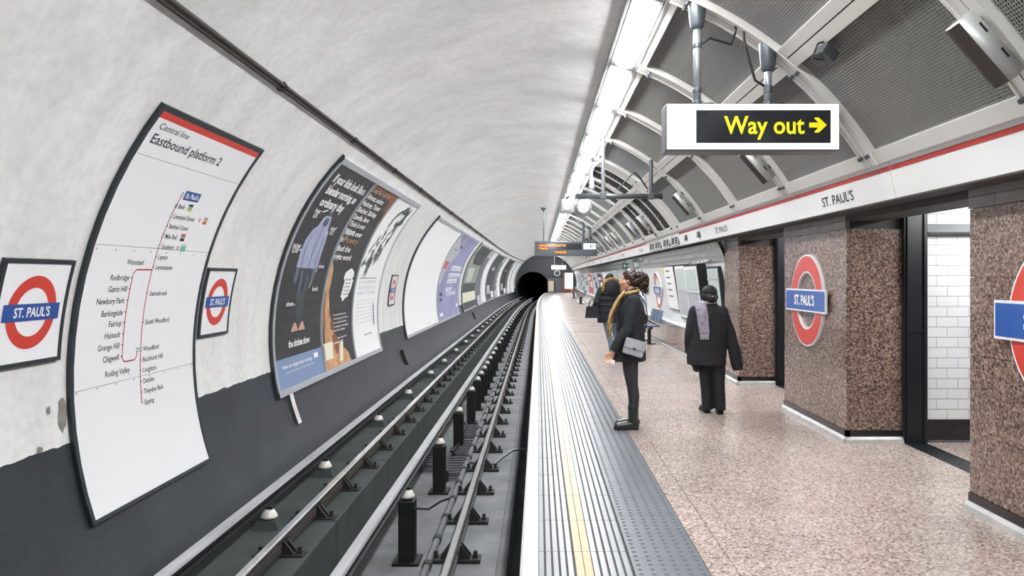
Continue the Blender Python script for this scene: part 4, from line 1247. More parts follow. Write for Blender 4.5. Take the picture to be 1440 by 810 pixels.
for a in (0.40, 0.555): strip(mb, fn, [(0.268, a - 0.01, a + 0.02), (0.25, a - 0.045, a + 0.05), (0.235, a - 0.075, a + 0.07), (0.23, a - 0.07, a + 0.065)], J)
pr('figure_shoe', mb, 'ink_skin')
mb = MB()
for s, a, b, v in (('hat', 0.16, 0.27, 0.765), ('£5', 0.17, 0.25, 0.742), ('scarf', 0.68, 0.82, 0.705), ('£12', 0.70, 0.80, 0.683), ('jacket', 0.05, 0.20, 0.60), ('£30', 0.07, 0.18, 0.578), ('gloves', 0.74, 0.88, 0.515), ('belt', 0.72, 0.86, 0.405), ('shoes', 0.20, 0.34, 0.345)):
    letters(mb, s, fn, a, v, b - a, 0.02, 'l', 0.02, 0.002)
for p in (((0.3, 0.775), (0.41, 0.79)), ((0.66, 0.69), (0.60, 0.665)), ((0.2, 0.59), (0.29, 0.60)), ((0.73, 0.51), (0.69, 0.49)), ((0.66, 0.45), (0.63, 0.42)), ((0.36, 0.35), (0.44, 0.345))): ribbon(mb, fn, list(p), 0.006, 0.002)
letters(mb, 'the clothes show', fn, 0.27, 0.165, 0.46, 0.03, 'l', 0.03, 0.002); pr('caption', mb, 'ink_white')
# poster two: black with white lines and a tan swirl
t, fn, pr = poster(11.54, 13.36, 'black poster with white lettering, a tan swirl and a white arrow box', 'ink_black')
mb = MB(); strip(mb, fn, [(1.0, 0.0, 1.0), (0.985, 0, 1), (0.97, 0.75, 1.0), (0.9, 0.9, 1.0), (0.8, 0.97, 1.0)], J); pr('brown_corner', mb, 'ink_brown')
mb = MB(); letters(mb, 'Lost for words?', fn, 0.05, 0.955, 0.72, 0.026, 'l', 0.01, 0.003); letters(mb, 'Poetry', fn, 0.12, 0.66, 0.52, 0.03, 'l', 0.01, 0.003); pr('orange_lettering', mb, 'ink_tan')
mb = MB()
y_ = 0.912
for s, w in (('Almost, anders', 0.62), ('Hackney, Totter', 0.68), ('Blether, Bickley', 0.70), ('Dawdle, dawn', 0.56), ('Think it over', 0.56), ('Almost', 0.30)):
    letters(mb, s, fn, 0.05, y_, w, 0.028, 'l', 0.02, 0.002); y_ -= 0.041
for s, v, w in (('Talk it over', 0.70, 0.62), ('in', 0.66, 0.07), ('find the', 0.61, 0.44), ('right word', 0.565, 0.56)): letters(mb, s, fn, 0.03, v, w, 0.030, 'l', 0.02, 0.002)
for k in range(7): letters(mb, ('every word you will ever need', 'to win an argument at home', 'or on the late train home', 'is waiting in these pages', 'from the first of March', 'bookshops everywhere', 'price 8.99')[k], fn, 0.36, 0.265 - k * 0.021 - (0.02 if k > 4 else 0), (0.42, 0.5, 0.46, 0.52, 0.4, 0.44, 0.3)[k], 0.011, 'l', 0.01, 0.003)
pr('white_lettering', mb, 'ink_white')
mb = MB(); strip(mb, fn, [(0.52, 0.72, 0.77), (0.50, 0.58, 0.88), (0.475, 0.55, 0.90), (0.46, 0.56, 0.86), (0.455, 0.60, 0.92), (0.40, 0.58, 0.88), (0.36, 0.55, 0.80), (0.355, 0.62, 0.72), (0.34, 0.60, 0.66)], J); pr('white_shape', mb, 'ink_white')
mb = MB()
for k in range(5): letters(mb, 'novel', fn, 0.62, 0.372 + k * 0.02, 0.2, 0.013, 'l', 0.01, 0.003)
pr('shape_lettering', mb, 'ink_black')
mb = MB(); strip(mb, fn, [(0.555, 0.0, 0.02), (0.52, 0, 0.12), (0.45, 0, 0.16), (0.40, 0, 0.14), (0.33, 0.0, 0.20), (0.28, 0.02, 0.24), (0.22, 0.05, 0.30), (0.15, 0.08, 0.36), (0.10, 0.05, 0.62), (0.05, 0.02, 0.80), (0.0, 0.0, 0.86)], J); pr('tan_swirl', mb, 'ink_tan')
mb = MB(); strip(mb, fn, [(0.30, 0.21, 0.23), (0.25, 0.24, 0.32), (0.18, 0.28, 0.40), (0.12, 0.34, 0.52), (0.06, 0.40, 0.46)], 0.002); strip(mb, fn, [(0.40, 0.02, 0.05), (0.30, 0.03, 0.08), (0.20, 0.07, 0.10)], 0.003); pr('brown_swirl', mb, 'ink_brown')
mb = MB(); strip(mb, fn, [(0.135, 0.03, 0.30), (0.05, 0.05, 0.28)], 0.0035); strip(mb, fn, [(0.12, 0.55, 0.66), (0.02, 0.45, 0.56)], 0.0035); pr('white_patch', mb, 'ink_cream')
# poster three: white with a grey artwork
t, fn, pr = poster(13.44, 15.50, 'white poster with a grey painted figure picture and faint lines of text', 'ink_white')
random.seed(21)
def daub(nm, m_, cu, cv, n_, su, sv, d_):     # brush marks of the printed picture
    q_ = MB()
    for k in range(n_):
        a_ = cu + random.gauss(0, su); b_ = cv + random.gauss(0, sv); L_ = random.uniform(0.02, 0.055); w_ = random.uniform(0.03, 0.09)
        strip(q_, fn, [(b_ + L_, a_ - w_ * 0.2 + 0.03, a_ + w_ * 0.3 + 0.03), (b_, a_ - w_, a_ + w_), (b_ - L_, a_ - w_ * 0.4 - 0.03, a_ + w_ * 0.1 - 0.03)], d_)
    o = q_.build(nm, M[m_], t, tuple(-c for c in t.location)); o['kind'] = 'stuff'
for cu, cv, n_ in ((0.62, 0.90, 14), (0.62, 0.83, 12), (0.55, 0.76, 12), (0.48, 0.70, 10), (0.40, 0.64, 9), (0.32, 0.58, 6)):
    daub('grey_picture', 'ink_grey', cu, cv, n_, 0.10, 0.02, 0.0016)
    daub('dark_strokes', 'ink_dgrey', cu + 0.05, cv + 0.01, n_ // 2, 0.09, 0.02, 0.0022)
    daub('pale_strokes', 'ink_white', cu - 0.02, cv, n_ // 3, 0.10, 0.025, 0.0028)
mb = MB(); strip(mb, fn, [(0.60, 0.24, 0.34), (0.52, 0.22, 0.27), (0.472, 0.19, 0.22)], 0.0018); strip(mb, fn, [(0.60, 0.32, 0.38), (0.53, 0.30, 0.34), (0.472, 0.27, 0.30)], 0.0018); strip(mb, fn, [(0.66, 0.58, 0.62), (0.60, 0.55, 0.57)], 0.002); pr('dark_stroke', mb, 'ink_dgrey')
mb = MB(); rect(mb, fn, 0.10, 0.80, 0.463, 0.468, 0.002)
pr('rule', mb, 'ink_grey')
mb = MB()
for k, s in enumerate(('A HOUSEMAID', 'A ROMAN HUT', 'AND OTHERS')): letters(mb, s, fn, 0.12, 0.43 - k * 0.034, 0.70, 0.022, 'l', 0.0, 0.002)
for k in range(7): letters(mb, 'new paintings at the gallery', fn, 0.12, 0.325 - k * 0.022, 0.72, 0.008, 'l', 0, 0.002)
pr('faint_lettering', mb, 'ink_lgrey')
mb = MB(); strip(mb, fn, [(0.30, 0.80, 0.83), (0.16, 0.83, 0.86)], 0.002); letters(mb, 'open daily', fn, 0.42, 0.11, 0.3, 0.012, 'l', 0.01, 0.002); pr('dark_lettering', mb, 'ink_dgrey')
# blank white and purple hoardings
t, fn, pr = poster(18.63, 24.52, 'large blank white poster filling the nearer half of the long hoarding', 'ink_white')
mb = MB(); letters(mb, 'to let', fn, 0.60, 0.022, 0.05, 0.012, 'l', 0.01, 0.002); letters(mb, 'call us', fn, 0.90, 0.022, 0.05, 0.012, 'l', 0.01, 0.002); pr('small_print', mb, 'ink_grey')
t, fn, pr = poster(24.68, 31.02, 'purple poster with white boxed words filling the farther half of the long hoarding', 'ink_purple')
mb = MB(); strip(mb, fn, [(0.95, 0.0, 0.10), (0.80, 0.0, 0.42), (0.70, 0.0, 0.38), (0.62, 0.0, 0.24), (0.52, 0.0, 0.16), (0.40, 0.0, 0.10)], J); pr('pale_shape', mb, 'ink_lgrey')
mb = MB(); rect(mb, fn, 0.12, 0.26, 0.80, 0.86, 0.003); rect(mb, fn, 0.30, 0.4, 0.82, 0.87, 0.003); rect(mb, fn, 0.10, 0.2, 0.26, 0.30, 0.003); rect(mb, fn, 0.10, 0.2, 0.20, 0.235, 0.003); pr('black_mark', mb, 'ink_black')
mb = MB(); strip(mb, fn, [(0.66, 0.04, 0.2), (0.55, 0.03, 0.14)], 0.003); pr('red_mark', mb, 'ink_redish')
mb = MB(); rect(mb, fn, 0.40, 0.92, 0.555, 0.615, 0.004); rect(mb, fn, 0.36, 0.98, 0.47, 0.52, 0.004); rect(mb, fn, 0.36, 0.84, 0.40, 0.45, 0.004); letters(mb, 'Travel', fn, 0.35, 0.25, 0.5, 0.07, 'l', 0.02, 0.004); letters(mb, 'easy', fn, 0.35, 0.315, 0.3, 0.05, 'l', 0.02, 0.004)
rect(mb, fn, 0.06, 0.2, 0.04, 0.075, 0.004); rect(mb, fn, 0.85, 0.96, 0.09, 0.13, 0.004); pr('white_box', mb, 'ink_white')
mb = MB(); letters(mb, 'Ready to go', fn, 0.44, 0.57, 0.44, 0.03, 'l', 0.02, 0.006); letters(mb, 'anywhere today', fn, 0.40, 0.48, 0.54, 0.028, 'l', 0.02, 0.006); letters(mb, 'and back', fn, 0.40, 0.41, 0.4, 0.028, 'l', 0.02, 0.006); pr('box_lettering', mb, 'ink_purple')
# farther hoardings, each with its own frame
FARP = [(32.7, 39.4, 'ink_green', 'green grey'), (40.1, 46.7, 'ink_lgrey', 'pale grey and white'), (47.3, 53.6, 'ink_dgrey', 'dark grey'), (54.2, 60.2, 'ink_lgrey', 'light patchwork'), (60.9, 66.8, 'ink_black', 'black and white'), (67.4, 72.2, 'ink_lgrey', 'narrow grey'), (72.8, 77.4, 'ink_white', 'narrow white')]
for k, (a, b, m_, nm) in enumerate(FARP):
    poster_frame(a, b, 'grey hoarding frame around the ' + nm + ' poster farther along the left wall')
    t, fn, pr = poster(a + 0.08, b - 0.08, nm + ' poster, number %s after the purple one on the left wall' % ('one', 'two', 'three', 'four', 'five', 'six', 'seven')[k], m_)
    mb = MB()
    if k == 0:
        rect(mb, fn, 0.15, 0.60, 0.40, 0.62, 0.004); pr('pale_block', mb, 'ink_pale')
        mb = MB(); rect(mb, fn, 0.0, 1.0, 0.10, 0.24, 0.004); pr('cream_band', mb, 'ink_cream')
        mb = MB(); strip(mb, fn, [(1.0, 0.2, 1.0), (0.85, 0.1, 1.0), (0.68, 0.3, 1.0)], 0.002); rect(mb, fn, 0.0, 1.0, 0.25, 0.38, 0.002); rect(mb, fn, 0, 1, 0.0, 0.10, 0.002); pr('dark_picture', mb, 'ink_dgrey')
        mb = MB(); letters(mb, 'open late', fn, 0.25, 0.29, 0.5, 0.04, 'l', 0.02, 0.006); pr('lettering', mb, 'ink_white')
    elif k in (1, 3, 5):
        rect(mb, fn, 0.5, 1.0, 0.0, 1.0, 0.003); pr('white_half', mb, 'ink_white')
        mb = MB(); rect(mb, fn, 0.05, 0.4, 0.15, 0.85, 0.003); pr('grey_half', mb, 'ink_grey')
    elif k in (2, 4):
        rect(mb, fn, 0.1, 0.5, 0.12, 0.3, 0.003); rect(mb, fn, 0.3, 0.7, 0.62, 0.7, 0.003); pr('pale_block', mb, 'ink_lgrey')
        mb = MB(); rect(mb, fn, 0.6, 1.0, 0.02, 0.16, 0.003); pr('white_band', mb, 'ink_white')
# hanging strip of torn poster
mb = MB(); mb.plate(WL, 9.76, 9.88, -1.17, -0.74, 0.03, 0.036, 6); o = mb.build('paper_strip', M['white_enamel']); tag(o, 'narrow white strip hanging below the black poster on the dark wall', 'strip')
mb = MB(); fn = surf(WL, 0.037); ribbon(mb, fn, [(9.79, -0.95), (9.84, -1.1)], 0.008); mb.build('red_mark', M['ink_redish'], o)
for k, y in enumerate((17.5, 36.5)):
    mb = MB(); mb.plate(WL, y, y + 0.10, -1.25, -0.95, 0.0, 0.06, 3); mb.plate(WL, y + 0.02, y + 0.22, -1.15, -1.10, 0.0, 0.04, 2); mb.plate(WL, y + 0.10, y + 0.15, -1.32, -1.2, 0, 0.05, 2)
    o = mb.build('wall_bracket', M['iron']); tag(o, ['small rusty black bracket on the dark wall below the blank white hoarding', 'small black bracket on the dark wall below the green grey poster'][k], 'bracket', 'wall brackets')

# ------------------------------------------------------------------ big roundels
def roundel(name, F3, label, grp, parentless=True, r1=0.5, r0=0.318, bw=0.615, bh=0.122, border=0.018, text=True):
    """F3(u,v,d): u to the reader's right, v up, d out of the wall"""
    t = thing(name, label, 'sign', F3(0, -r1, 0), 0, grp)
    off = tuple(-c for c in t.location)
    n = 64
    def ringbox(ra, rb, d0, d1, nm, m):
        mb = MB()
        mb.loft([[F3(ra * math.cos(a), ra * math.sin(a), d0), F3(rb * math.cos(a), rb * math.sin(a), d0), F3(rb * math.cos(a), rb * math.sin(a), d1), F3(ra * math.cos(a), ra * math.sin(a), d1)] for a in [2 * PI * k / n for k in range(n + 1)]], True, False)
        return mb.build(nm, M[m], t, off)
    ringbox(r0 - border, r1, 0.0, 0.03, 'white_rim', 'white_enamel')
    ringbox(r0, r1 - border, 0.03, 0.034, 'red_ring', 'red_enamel')
    def plate(u0, u1, v0, v1, d0, d1, nm, m):
        mb = MB(); mb.hexa([F3(u0, v0, d0), F3(u1, v0, d0), F3(u1, v1, d0), F3(u0, v1, d0), F3(u0, v0, d1), F3(u1, v0, d1), F3(u1, v1, d1), F3(u0, v1, d1)])
        return mb.build(nm, M[m], t, off)
    plate(-bw, bw, -bh, bh, 0.03, 0.052, 'white_bar', 'white_enamel')
    plate(-bw + border, bw - border, -bh + border, bh - border, 0.052, 0.055, 'blue_bar', 'blue_enamel')
    if text:
        mb = MB(); letters(mb, "ST. PAUL'S", lambda u, v, d: F3(u, v, 0.055 + d), 0, -0.05, 0.62, 0.105, 'c', 0.03, 0.002); mb.build('lettering', M['white_print'], t, off)
    return t
roundel('platform_roundel', lambda u, v, d: (XW - d, 8.37 - u, 1.33 + v), 'large red ring roundel with a blue name bar on the granite pier between the passages', 'large roundels on the platform wall')
roundel('platform_roundel', lambda u, v, d: (XW - d, 4.27 - u, 1.315 + v), 'large red ring roundel cut off by the picture edge on the nearest granite pier', 'large roundels on the platform wall')
roundel('platform_roundel', lambda u, v, d: WR(19.6 - u, 0.40 + v, d), 'red ring roundel on the white panelled wall behind the two women', 'large roundels on the platform wall', r1=0.48, r0=0.37)

# ------------------------------------------------------------------ notice boards on the white wall
def board(y0, y1, s0, s1, depth, label, face, kind):
    t = thing('notice_board', label, 'notice board', WR((y0 + y1) / 2, s0, 0), 0, 'notice boards on the white wall')
    off = tuple(-c for c in t.location)
    mb = MB()
    a, b = WR(y0, s0, 0), WR(y0, s1, 0)
    A, B_ = Vector((a[0], 0, a[2])), Vector((b[0], 0, b[2])); nrm = Vector((-(B_ - A).z, 0, (B_ - A).x)).normalized()
    if nrm.x > 0: nrm = -nrm
    F = lambda u, v, d: tuple(A + (B_ - A) * v + nrm * d + Vector((0, u, 0)))
    def bx(mb, u0, u1, v0, v1, d0, d1): mb.hexa([F(u0, v0, d0), F(u1, v0, d0), F(u1, v1, d0), F(u0, v1, d0), F(u0, v0, d1), F(u1, v0, d1), F(u1, v1, d1), F(u0, v1, d1)])
    bx(mb, y0, y1, 0, 1, -0.12, depth); mb.build('case', M['black_paint'], t, off)
    mb = MB(); bx(mb, y0 + 0.04, y1 - 0.04, 0.03, 0.97, depth, depth + 0.008); mb.build('sheet', M[face], t, off)
    fn = lambda u, v, d: F(u, v, depth + 0.008 + d)
    mb = MB()
    if kind == 'list':
        for k in range(5): rect(mb, fn, y0 + 0.5, y1 - 0.3, 0.30 + k * 0.14, 0.33 + k * 0.14, 0.003)
        mb.build('black_marks', M['ink_black'], t, off)
    elif kind == 'map':
        rect(mb, fn, y0 + 0.12, y1 - 0.12, 0.56, 0.92, 0.003); mb.build('upper_print', M['ink_pale'], t, off)
        mb = MB(); rect(mb, fn, y0 + 0.12, y1 - 0.12, 0.08, 0.52, 0.003); mb.build('lower_print', M['ink_lgrey'], t, off)
        mb = MB(); bx(mb, y0 + 0.02, y1 - 0.02, 0.535, 0.545, depth, depth + 0.02); mb.build('cross_bar', M['frame_grey'], t, off)
    else:
        bx(mb, y0 + 0.0, y1, 0.80, 0.82, depth, depth + 0.015); mb.build('cross_bar', M['frame_grey'], t, off)
    return t
board(16.6, 17.9, 0.0, 1.02, 0.05, 'narrow white list board with black marks, farthest of the wall notice boards', 'ink_white', 'list')
board(15.0, 16.4, -0.13, 1.02, 0.06, 'white notice board in a dark case next to the list board', 'ink_white', 'map')
board(13.62, 14.85, -0.13, 1.0, 0.16, 'deep dark edged notice board beside the head of the woman in the long coat', 'ink_white', 'map')
board(12.55, 13.4, -0.2, 0.93, 0.05, 'pale grey green board on the white wall nearest the granite pier', 'ink_pale', 'plain')
mb = MB(); mb.plate(WR, 18.15, 18.45, 0.83, 0.98, 0.0, 0.012, 2); tag(mb.build('sticker', M['ink_yellow']), 'small yellow notice stuck on the white wall above the list board', 'notice')
# posters along the white wall farther on
WP = ['ink_lilac', 'ink_lgrey', 'ink_pale', 'ink_white', 'ink_maroon', 'ink_lgrey', 'ink_redish', 'ink_pale', 'ink_grey', 'ink_lgrey', 'ink_purple', 'ink_white']
WN = ['lilac', 'light grey', 'pale green', 'white', 'maroon', 'second light grey', 'pinkish red', 'second pale green', 'mid grey', 'third light grey', 'purple', 'second white']
yy = 22.0
for k in range(12):
    w = 2.6 if k < 6 else 3.2
    t = thing('wall_poster', 'framed ' + WN[k] + ' poster on the white platform wall beyond the roundel', 'poster', WR(yy + w / 2, -0.2, 0), 0, 'posters on the platform wall')
    off = tuple(-c for c in t.location); ny = 2
    mb = MB(); mb.plate(WR, yy, yy + w, -0.22, 0.98, 0.0, 0.035, 6, ny); mb.build('frame', M['frame_grey'], t, off)
    mb = MB(); mb.plate(WR, yy + 0.10, yy + w - 0.10, -0.15, 0.92, 0.035, 0.042, 6, ny); mb.build('sheet', M[WP[k]], t, off)
    fn = surf(WR, 0.043)
    mb = MB(); rect(mb, fn, yy + 0.3, yy + w * 0.6, 0.1 + 0.04 * (k % 4), 0.5, 0.003); rect(mb, fn, yy + w * 0.3, yy + w - 0.3, 0.62, 0.75, 0.003); mb.build('print', M['ink_white' if k % 2 == 0 else 'ink_dgrey'], t, off)
    yy += w + (0.9 if k < 6 else 1.2)
# small hanging exit signs under the frieze
for k, (y, mt) in enumerate(((24.0, 'lit_green'), (21.6, 'frame_grey'))):
    t = thing('small_hanging_sign', ['small green exit sign under the frieze behind the women', 'small grey sign under the frieze behind the women'][k], 'sign', ((2.72, 2.76)[k], y, 1.84))
    mb = MB(); mb.bbox(-0.10, 0.08, -0.03, 0.03, 0, 0.19, 0.008); mb.build('sign_case', M['steel_grey'], t)
    mb = MB(); mb.box(-0.085, 0.065, -0.036, -0.03, 0.02, 0.17); p = mb.build('sign_face', M[mt], t)
    mb = MB(); fn = lambda u, v, d: (u, -0.036 - d, v); rect(mb, fn, -0.05, -0.02, 0.05, 0.14, 0.003); rect(mb, fn, 0.0, 0.045, 0.08, 0.11, 0.003); mb.build('symbol', M['ink_white'], p)
    mb = MB(); mb.cyl((0.0, 0, 0.19), (0.0, 0, 0.36), 0.012, 8); mb.build('hanger', M['steel_grey'], t)

# ------------------------------------------------------------------ benches
def bench(y, x, label, n=3):
    t = thing('platform_bench', label, 'bench', (x + dl(y), y, 0), -hd(y), 'benches along the platform wall')
    W_ = 0.55
    for k in range(n):
        mb = MB(); mb.bbox(-0.2, 0.22, k * W_ + 0.02, (k + 1) * W_ - 0.02, 0.42, 0.455, 0.012); mb.build('seat', M['bench_blue'], t)
        mb = MB(); mb.hexa([(0.21, k * W_ + 0.03, 0.50), (0.24, k * W_ + 0.03, 0.50), (0.24, (k + 1) * W_ - 0.03, 0.50), (0.21, (k + 1) * W_ - 0.03, 0.50), (0.27, k * W_ + 0.03, 0.80), (0.30, k * W_ + 0.03, 0.80), (0.30, (k + 1) * W_ - 0.03, 0.80), (0.27, (k + 1) * W_ - 0.03, 0.80)]); mb.build('backrest', M['bench_blue'], t)
    for k in range(n + 1):
        mb = MB(); mb.smooth = True; mb.tube([(0.20, k * W_, 0.44), (-0.10, k * W_, 0.62), (-0.2, k * W_, 0.64), (-0.2, k * W_, 0.44)] if k % 1 == 0 else [], 0.014, 8); mb.build('armrest', M['yellow_line'] if k == 0 else M['pole_grey'], t)
    mb = MB(); mb.box(-0.03, 0.05, -0.02, n * W_ + 0.02, 0.37, 0.42); mb.build('beam', M['black_paint'], t)
    for yy in (0.25, n * W_ - 0.25):
        mb = MB(); mb.cyl((0.0, yy, 0.0), (0.0, yy, 0.38), 0.045, 10).box(-0.15, 0.15, yy - 0.06, yy + 0.06, 0.0, 0.02); mb.build('leg', M['black_paint'], t)
    return t
bench(17.9, 2.62, 'metal bench with yellow armrest behind the woman with the mustard scarf')
bench(45.5, 2.55, 'dark bench far along the platform wall, nearer of the two small ones')
bench(58.0, 2.55, 'small dark bench nearest the far end of the platform')

# ------------------------------------------------------------------ people
def V(*a): return Vector(a)
def solid(name, mb, mats, voxel, parent, smooth=3, pick=None, rough=0.0, rscale=8.0, seed=0.0):
    """fuse overlapping volumes into one continuous skin"""
    me = bpy.data.meshes.new(name); me.from_pydata(mb.v, [], mb.f)
    bm = bmesh.new(); bm.from_mesh(me); bmesh.ops.recalc_face_normals(bm, faces=bm.faces[:]); bm.to_mesh(me); bm.free()
    o = bpy.data.objects.new(name, me)
    tmp = bpy.data.scenes.new('fusing'); tmp.collection.objects.link(o)
    m = o.modifiers.new('r', 'REMESH'); m.mode = 'VOXEL'; m.voxel_size = voxel
    if smooth:
        s = o.modifiers.new('s', 'SMOOTH'); s.factor = 0.5; s.iterations = smooth
    with bpy.context.temp_override(scene=tmp, view_layer=tmp.view_layers[0]):
        dg = bpy.context.evaluated_depsgraph_get()
    out = bpy.data.meshes.new_from_object(o.evaluated_get(dg))
    tmp.collection.objects.unlink(o); bpy.data.scenes.remove(tmp); COL.objects.link(o)
    o.modifiers.clear(); o.data = out; out.name = name; bpy.data.meshes.remove(me)
    if rough:
        nr_ = [tuple(v.normal) for v in out.vertices]
        for v, vn in zip(out.vertices, nr_):
            k = noise.noise(Vector((v.co.x * rscale + seed, v.co.y * rscale, v.co.z * rscale * 0.6)))
            v.co += Vector(vn) * k * rough
    out.materials.clear()
    for a in (mats if isinstance(mats, (list, tuple)) else [mats]): out.materials.append(a)
    for p in out.polygons:
        p.use_smooth = True
        if pick: p.material_index = pick(p.center)
    o.parent = parent
    return o
def head(mb, c, k, yaw=0.0, pitch=0.0):
    h = MB()
    h.ball((-0.005, 0, 0.03), (0.095, 0.076, 0.095), 20, 14)
    h.ball((0.03, 0, -0.035), (0.060, 0.056, 0.072), 16, 12)
    h.ball((0.066, 0, -0.098), (0.022, 0.024, 0.018), 12, 8)
    h.capsule([(0.086, 0, 0.018), (0.098, 0, -0.008), (0.106, 0, -0.024)], [0.008, 0.010, 0.013])
    for s in (-1, 1):
        h.ball((0.096, s * 0.013, -0.030), 0.010, 8, 6)
        h.ball((0.058, s * 0.038, -0.022), (0.030, 0.026, 0.030), 10, 8)
        h.ball((0.078, s * 0.032, 0.030), (0.012, 0.024, 0.009), 10, 6)
        h.ball((-0.006, s * 0.077, -0.010), (0.020, 0.009, 0.030), 10, 8)
    h.ball((0.086, 0, -0.055), (0.012, 0.025, 0.007), 10, 6); h.ball((0.084, 0, -0.067), (0.012, 0.022, 0.008), 10, 6)
    h.capsule([(-0.02, 0, -0.05), (-0.045, 0, -0.20)], [0.052, 0.060], 14)
    X = Matrix.Translation(Vector(c)) @ Matrix.Rotation(yaw, 4, 'Z') @ Matrix.Rotation(pitch, 4, 'Y') @ Matrix.Scale(k, 4)
    mb.add([X @ Vector(p) for p in h.v], h.f)
    return X
def eyes(X, k, parent):
    for s in (-1, 1):
        mb = MB(); mb.smooth = True; mb.ball(X @ V(0.082, s * 0.031, 0.008), 0.0115 * k, 12, 8); e = mb.build('eye', M['eye_white'], parent)
        mb = MB(); mb.smooth = True; mb.ball(X @ V(0.0885, s * 0.031, 0.008), 0.0065 * k, 10, 8); mb.build('iris', M['eye_iris'], e)
    mb = MB(); mb.smooth = True; mb.ball(X @ V(0.093, 0, -0.055), (0.007 * k, 0.021 * k, 0.005 * k), 10, 6); mb.ball(X @ V(0.090, 0, -0.067), (0.008 * k, 0.018 * k, 0.006 * k), 10, 6); mb.build('lips', M['lips'], parent)
def hand(mb, w, d, t, k=1.0, curl=0.45, side=1):
    w, d, t = Vector(w), Vector(d).normalized(), Vector(t)
    t = (t - d * t.dot(d)).normalized(); n = d.cross(t) * side
    mb.capsule([w - d * 0.03, w + d * 0.02 * k], [0.026 * k, 0.025 * k])
    for o_, ln in ((0.030, 0.070), (0.010, 0.078), (-0.010, 0.072), (-0.029, 0.056)):
        kn = w + d * (0.088 * k - abs(o_ - 0.008) * 0.3) + t * o_ * k
        mb.capsule([w + d * 0.012 * k + t * o_ * 0.55 * k, kn], [0.013 * k, 0.0105 * k], 8, 6)
        p = kn; a = 0.25; pts = [kn]
        for f_ in (0.45, 0.30, 0.25):
            a += curl * (0.9 if f_ < 0.45 else 0.6)
            p = p + (d * math.cos(a) + n * math.sin(a) + t * o_ * 1.6) .normalized() * ln * f_ * k
            pts.append(p)
        mb.capsule(pts, [0.0095 * k, 0.0088 * k, 0.008 * k, 0.007 * k], 8, 6)
    b = w + d * 0.02 * k + t * 0.026 * k
    mb.capsule([b, b + (d * 0.62 + t * 0.6 + n * 0.35) * 0.036 * k, b + (d * 0.62 + t * 0.6 + n * 0.35) * 0.036 * k + (d * 0.85 + t * 0.15 + n * 0.5) * 0.030 * k], [0.013 * k, 0.0105 * k, 0.0085 * k], 8, 6)
def rings(mb, rows, n=28, sq=2.4):
    """rows of (z, cf, cl, half depth, half width): superellipse sections"""
    R_ = []
    for z, cf, cl_, a, b in rows:
        r = []
        for k in range(n):
            q = 2 * PI * k / n; c, s = math.cos(q), math.sin(q)
            r.append((cf + a * math.copysign(abs(c) ** (2 / sq), c), cl_ + b * math.copysign(abs(s) ** (2 / sq), s), z))
        R_.append(r)
    mb.loft(R_)
def band(mb, pts, side, w, th):
    """cloth strip along pts, width vector side, thickness th"""
    pts = [Vector(p) for p in pts]; rr = []
    for i, p in enumerate(pts):
        d = (pts[min(i + 1, len(pts) - 1)] - pts[max(i - 1, 0)]).normalized()
        s = Vector(side); s = (s - d * s.dot(d)).normalized(); n = d.cross(s)
        ww = w[i] if hasattr(w, '__len__') else w
        rr.append([p - s * ww / 2 - n * th / 2, p + s * ww / 2 - n * th / 2, p + s * ww / 2 + n * th / 2, p - s * ww / 2 + n * th / 2])
    mb.loft(rr)
def boot(mb, x, l, yaw=0.0, shaft=0.24, k=1.0):
    b = MB()
    b.capsule([(0, 0, shaft), (0, 0, 0.10)], [0.055, 0.050], 14)
    b.ball((-0.01, 0, 0.05), (0.055, 0.040, 0.055), 14, 10)
    b.capsule([(0.0, 0, 0.055), (0.09, 0, 0.040), (0.165, 0.004, 0.034)], [0.043, 0.040, 0.034], 14)
    b.bbox(-0.055, 0.20, -0.036, 0.038, 0.0, 0.022, 0.008)
    X = Matrix.Translation((x, l, 0)) @ Matrix.Rotation(yaw, 4, 'Z') @ Matrix.Scale(k, 4)
    mb.add([X @ Vector(p) for p in b.v], b.f)
random.seed(11)

# --- woman one: profile, facing the track
t = thing('person', 'woman in a black coat with a mustard scarf facing the track at the tactile strip', 'person', (0.925, 8.05, 0), PI)
mb = MB()
for s in (1, -1):
    df_ = 0.012 * s
    mb.capsule([(-0.025, s * 0.08, 0.82), (-0.045 + df_, s * 0.078, 0.60), (-0.062 + df_, s * 0.072, 0.44), (-0.078 + df_, s * 0.072, 0.32), (-0.076 + df_, s * 0.072, 0.18), (-0.072 + df_, s * 0.072, 0.07)], [0.095, 0.076, 0.056, 0.056, 0.042, 0.036], 14)
mb.capsule([(-0.03, 0, 0.86), (-0.04, 0, 1.02), (-0.05, 0, 1.20), (-0.05, 0, 1.32)], [0.125, 0.105, 0.115, 0.09], 16)
LA = [(-0.06, 0.16, 1.33), (0.02, 0.215, 1.05), (0.17, 0.225, 0.815)]
RA = [(-0.07, -0.16, 1.33), (-0.20, -0.235, 1.13), (-0.05, -0.225, 0.98)]
mb.capsule(LA, [0.052, 0.040, 0.026], 12); mb.capsule(RA, [0.052, 0.040, 0.028], 12)
hand(mb, LA[2], (0.45, -0.05, -0.89), (0.85, -0.2, 0.4), 0.95, 0.5, -1)
hand(mb, RA[2], (0.6, 0.3, -0.5), (0.3, 0.2, 0.9), 0.9, 0.8, 1)
HX = head(mb, (-0.022, 0.0, 1.545), 0.86, 0.0, 0.02)
body = solid('body', mb, [M['tights'], M['skin']], 0.0052, t, 2, lambda c: 1 if c.z > 1.30 or (c - V(*LA[2])).length < 0.2 and c.y > 0.17 and c.x > 0.10 or (c - V(*RA[2])).length < 0.16 and c.y < -0.18 else 0)
eyes(HX, 0.86, t)
mb = MB()
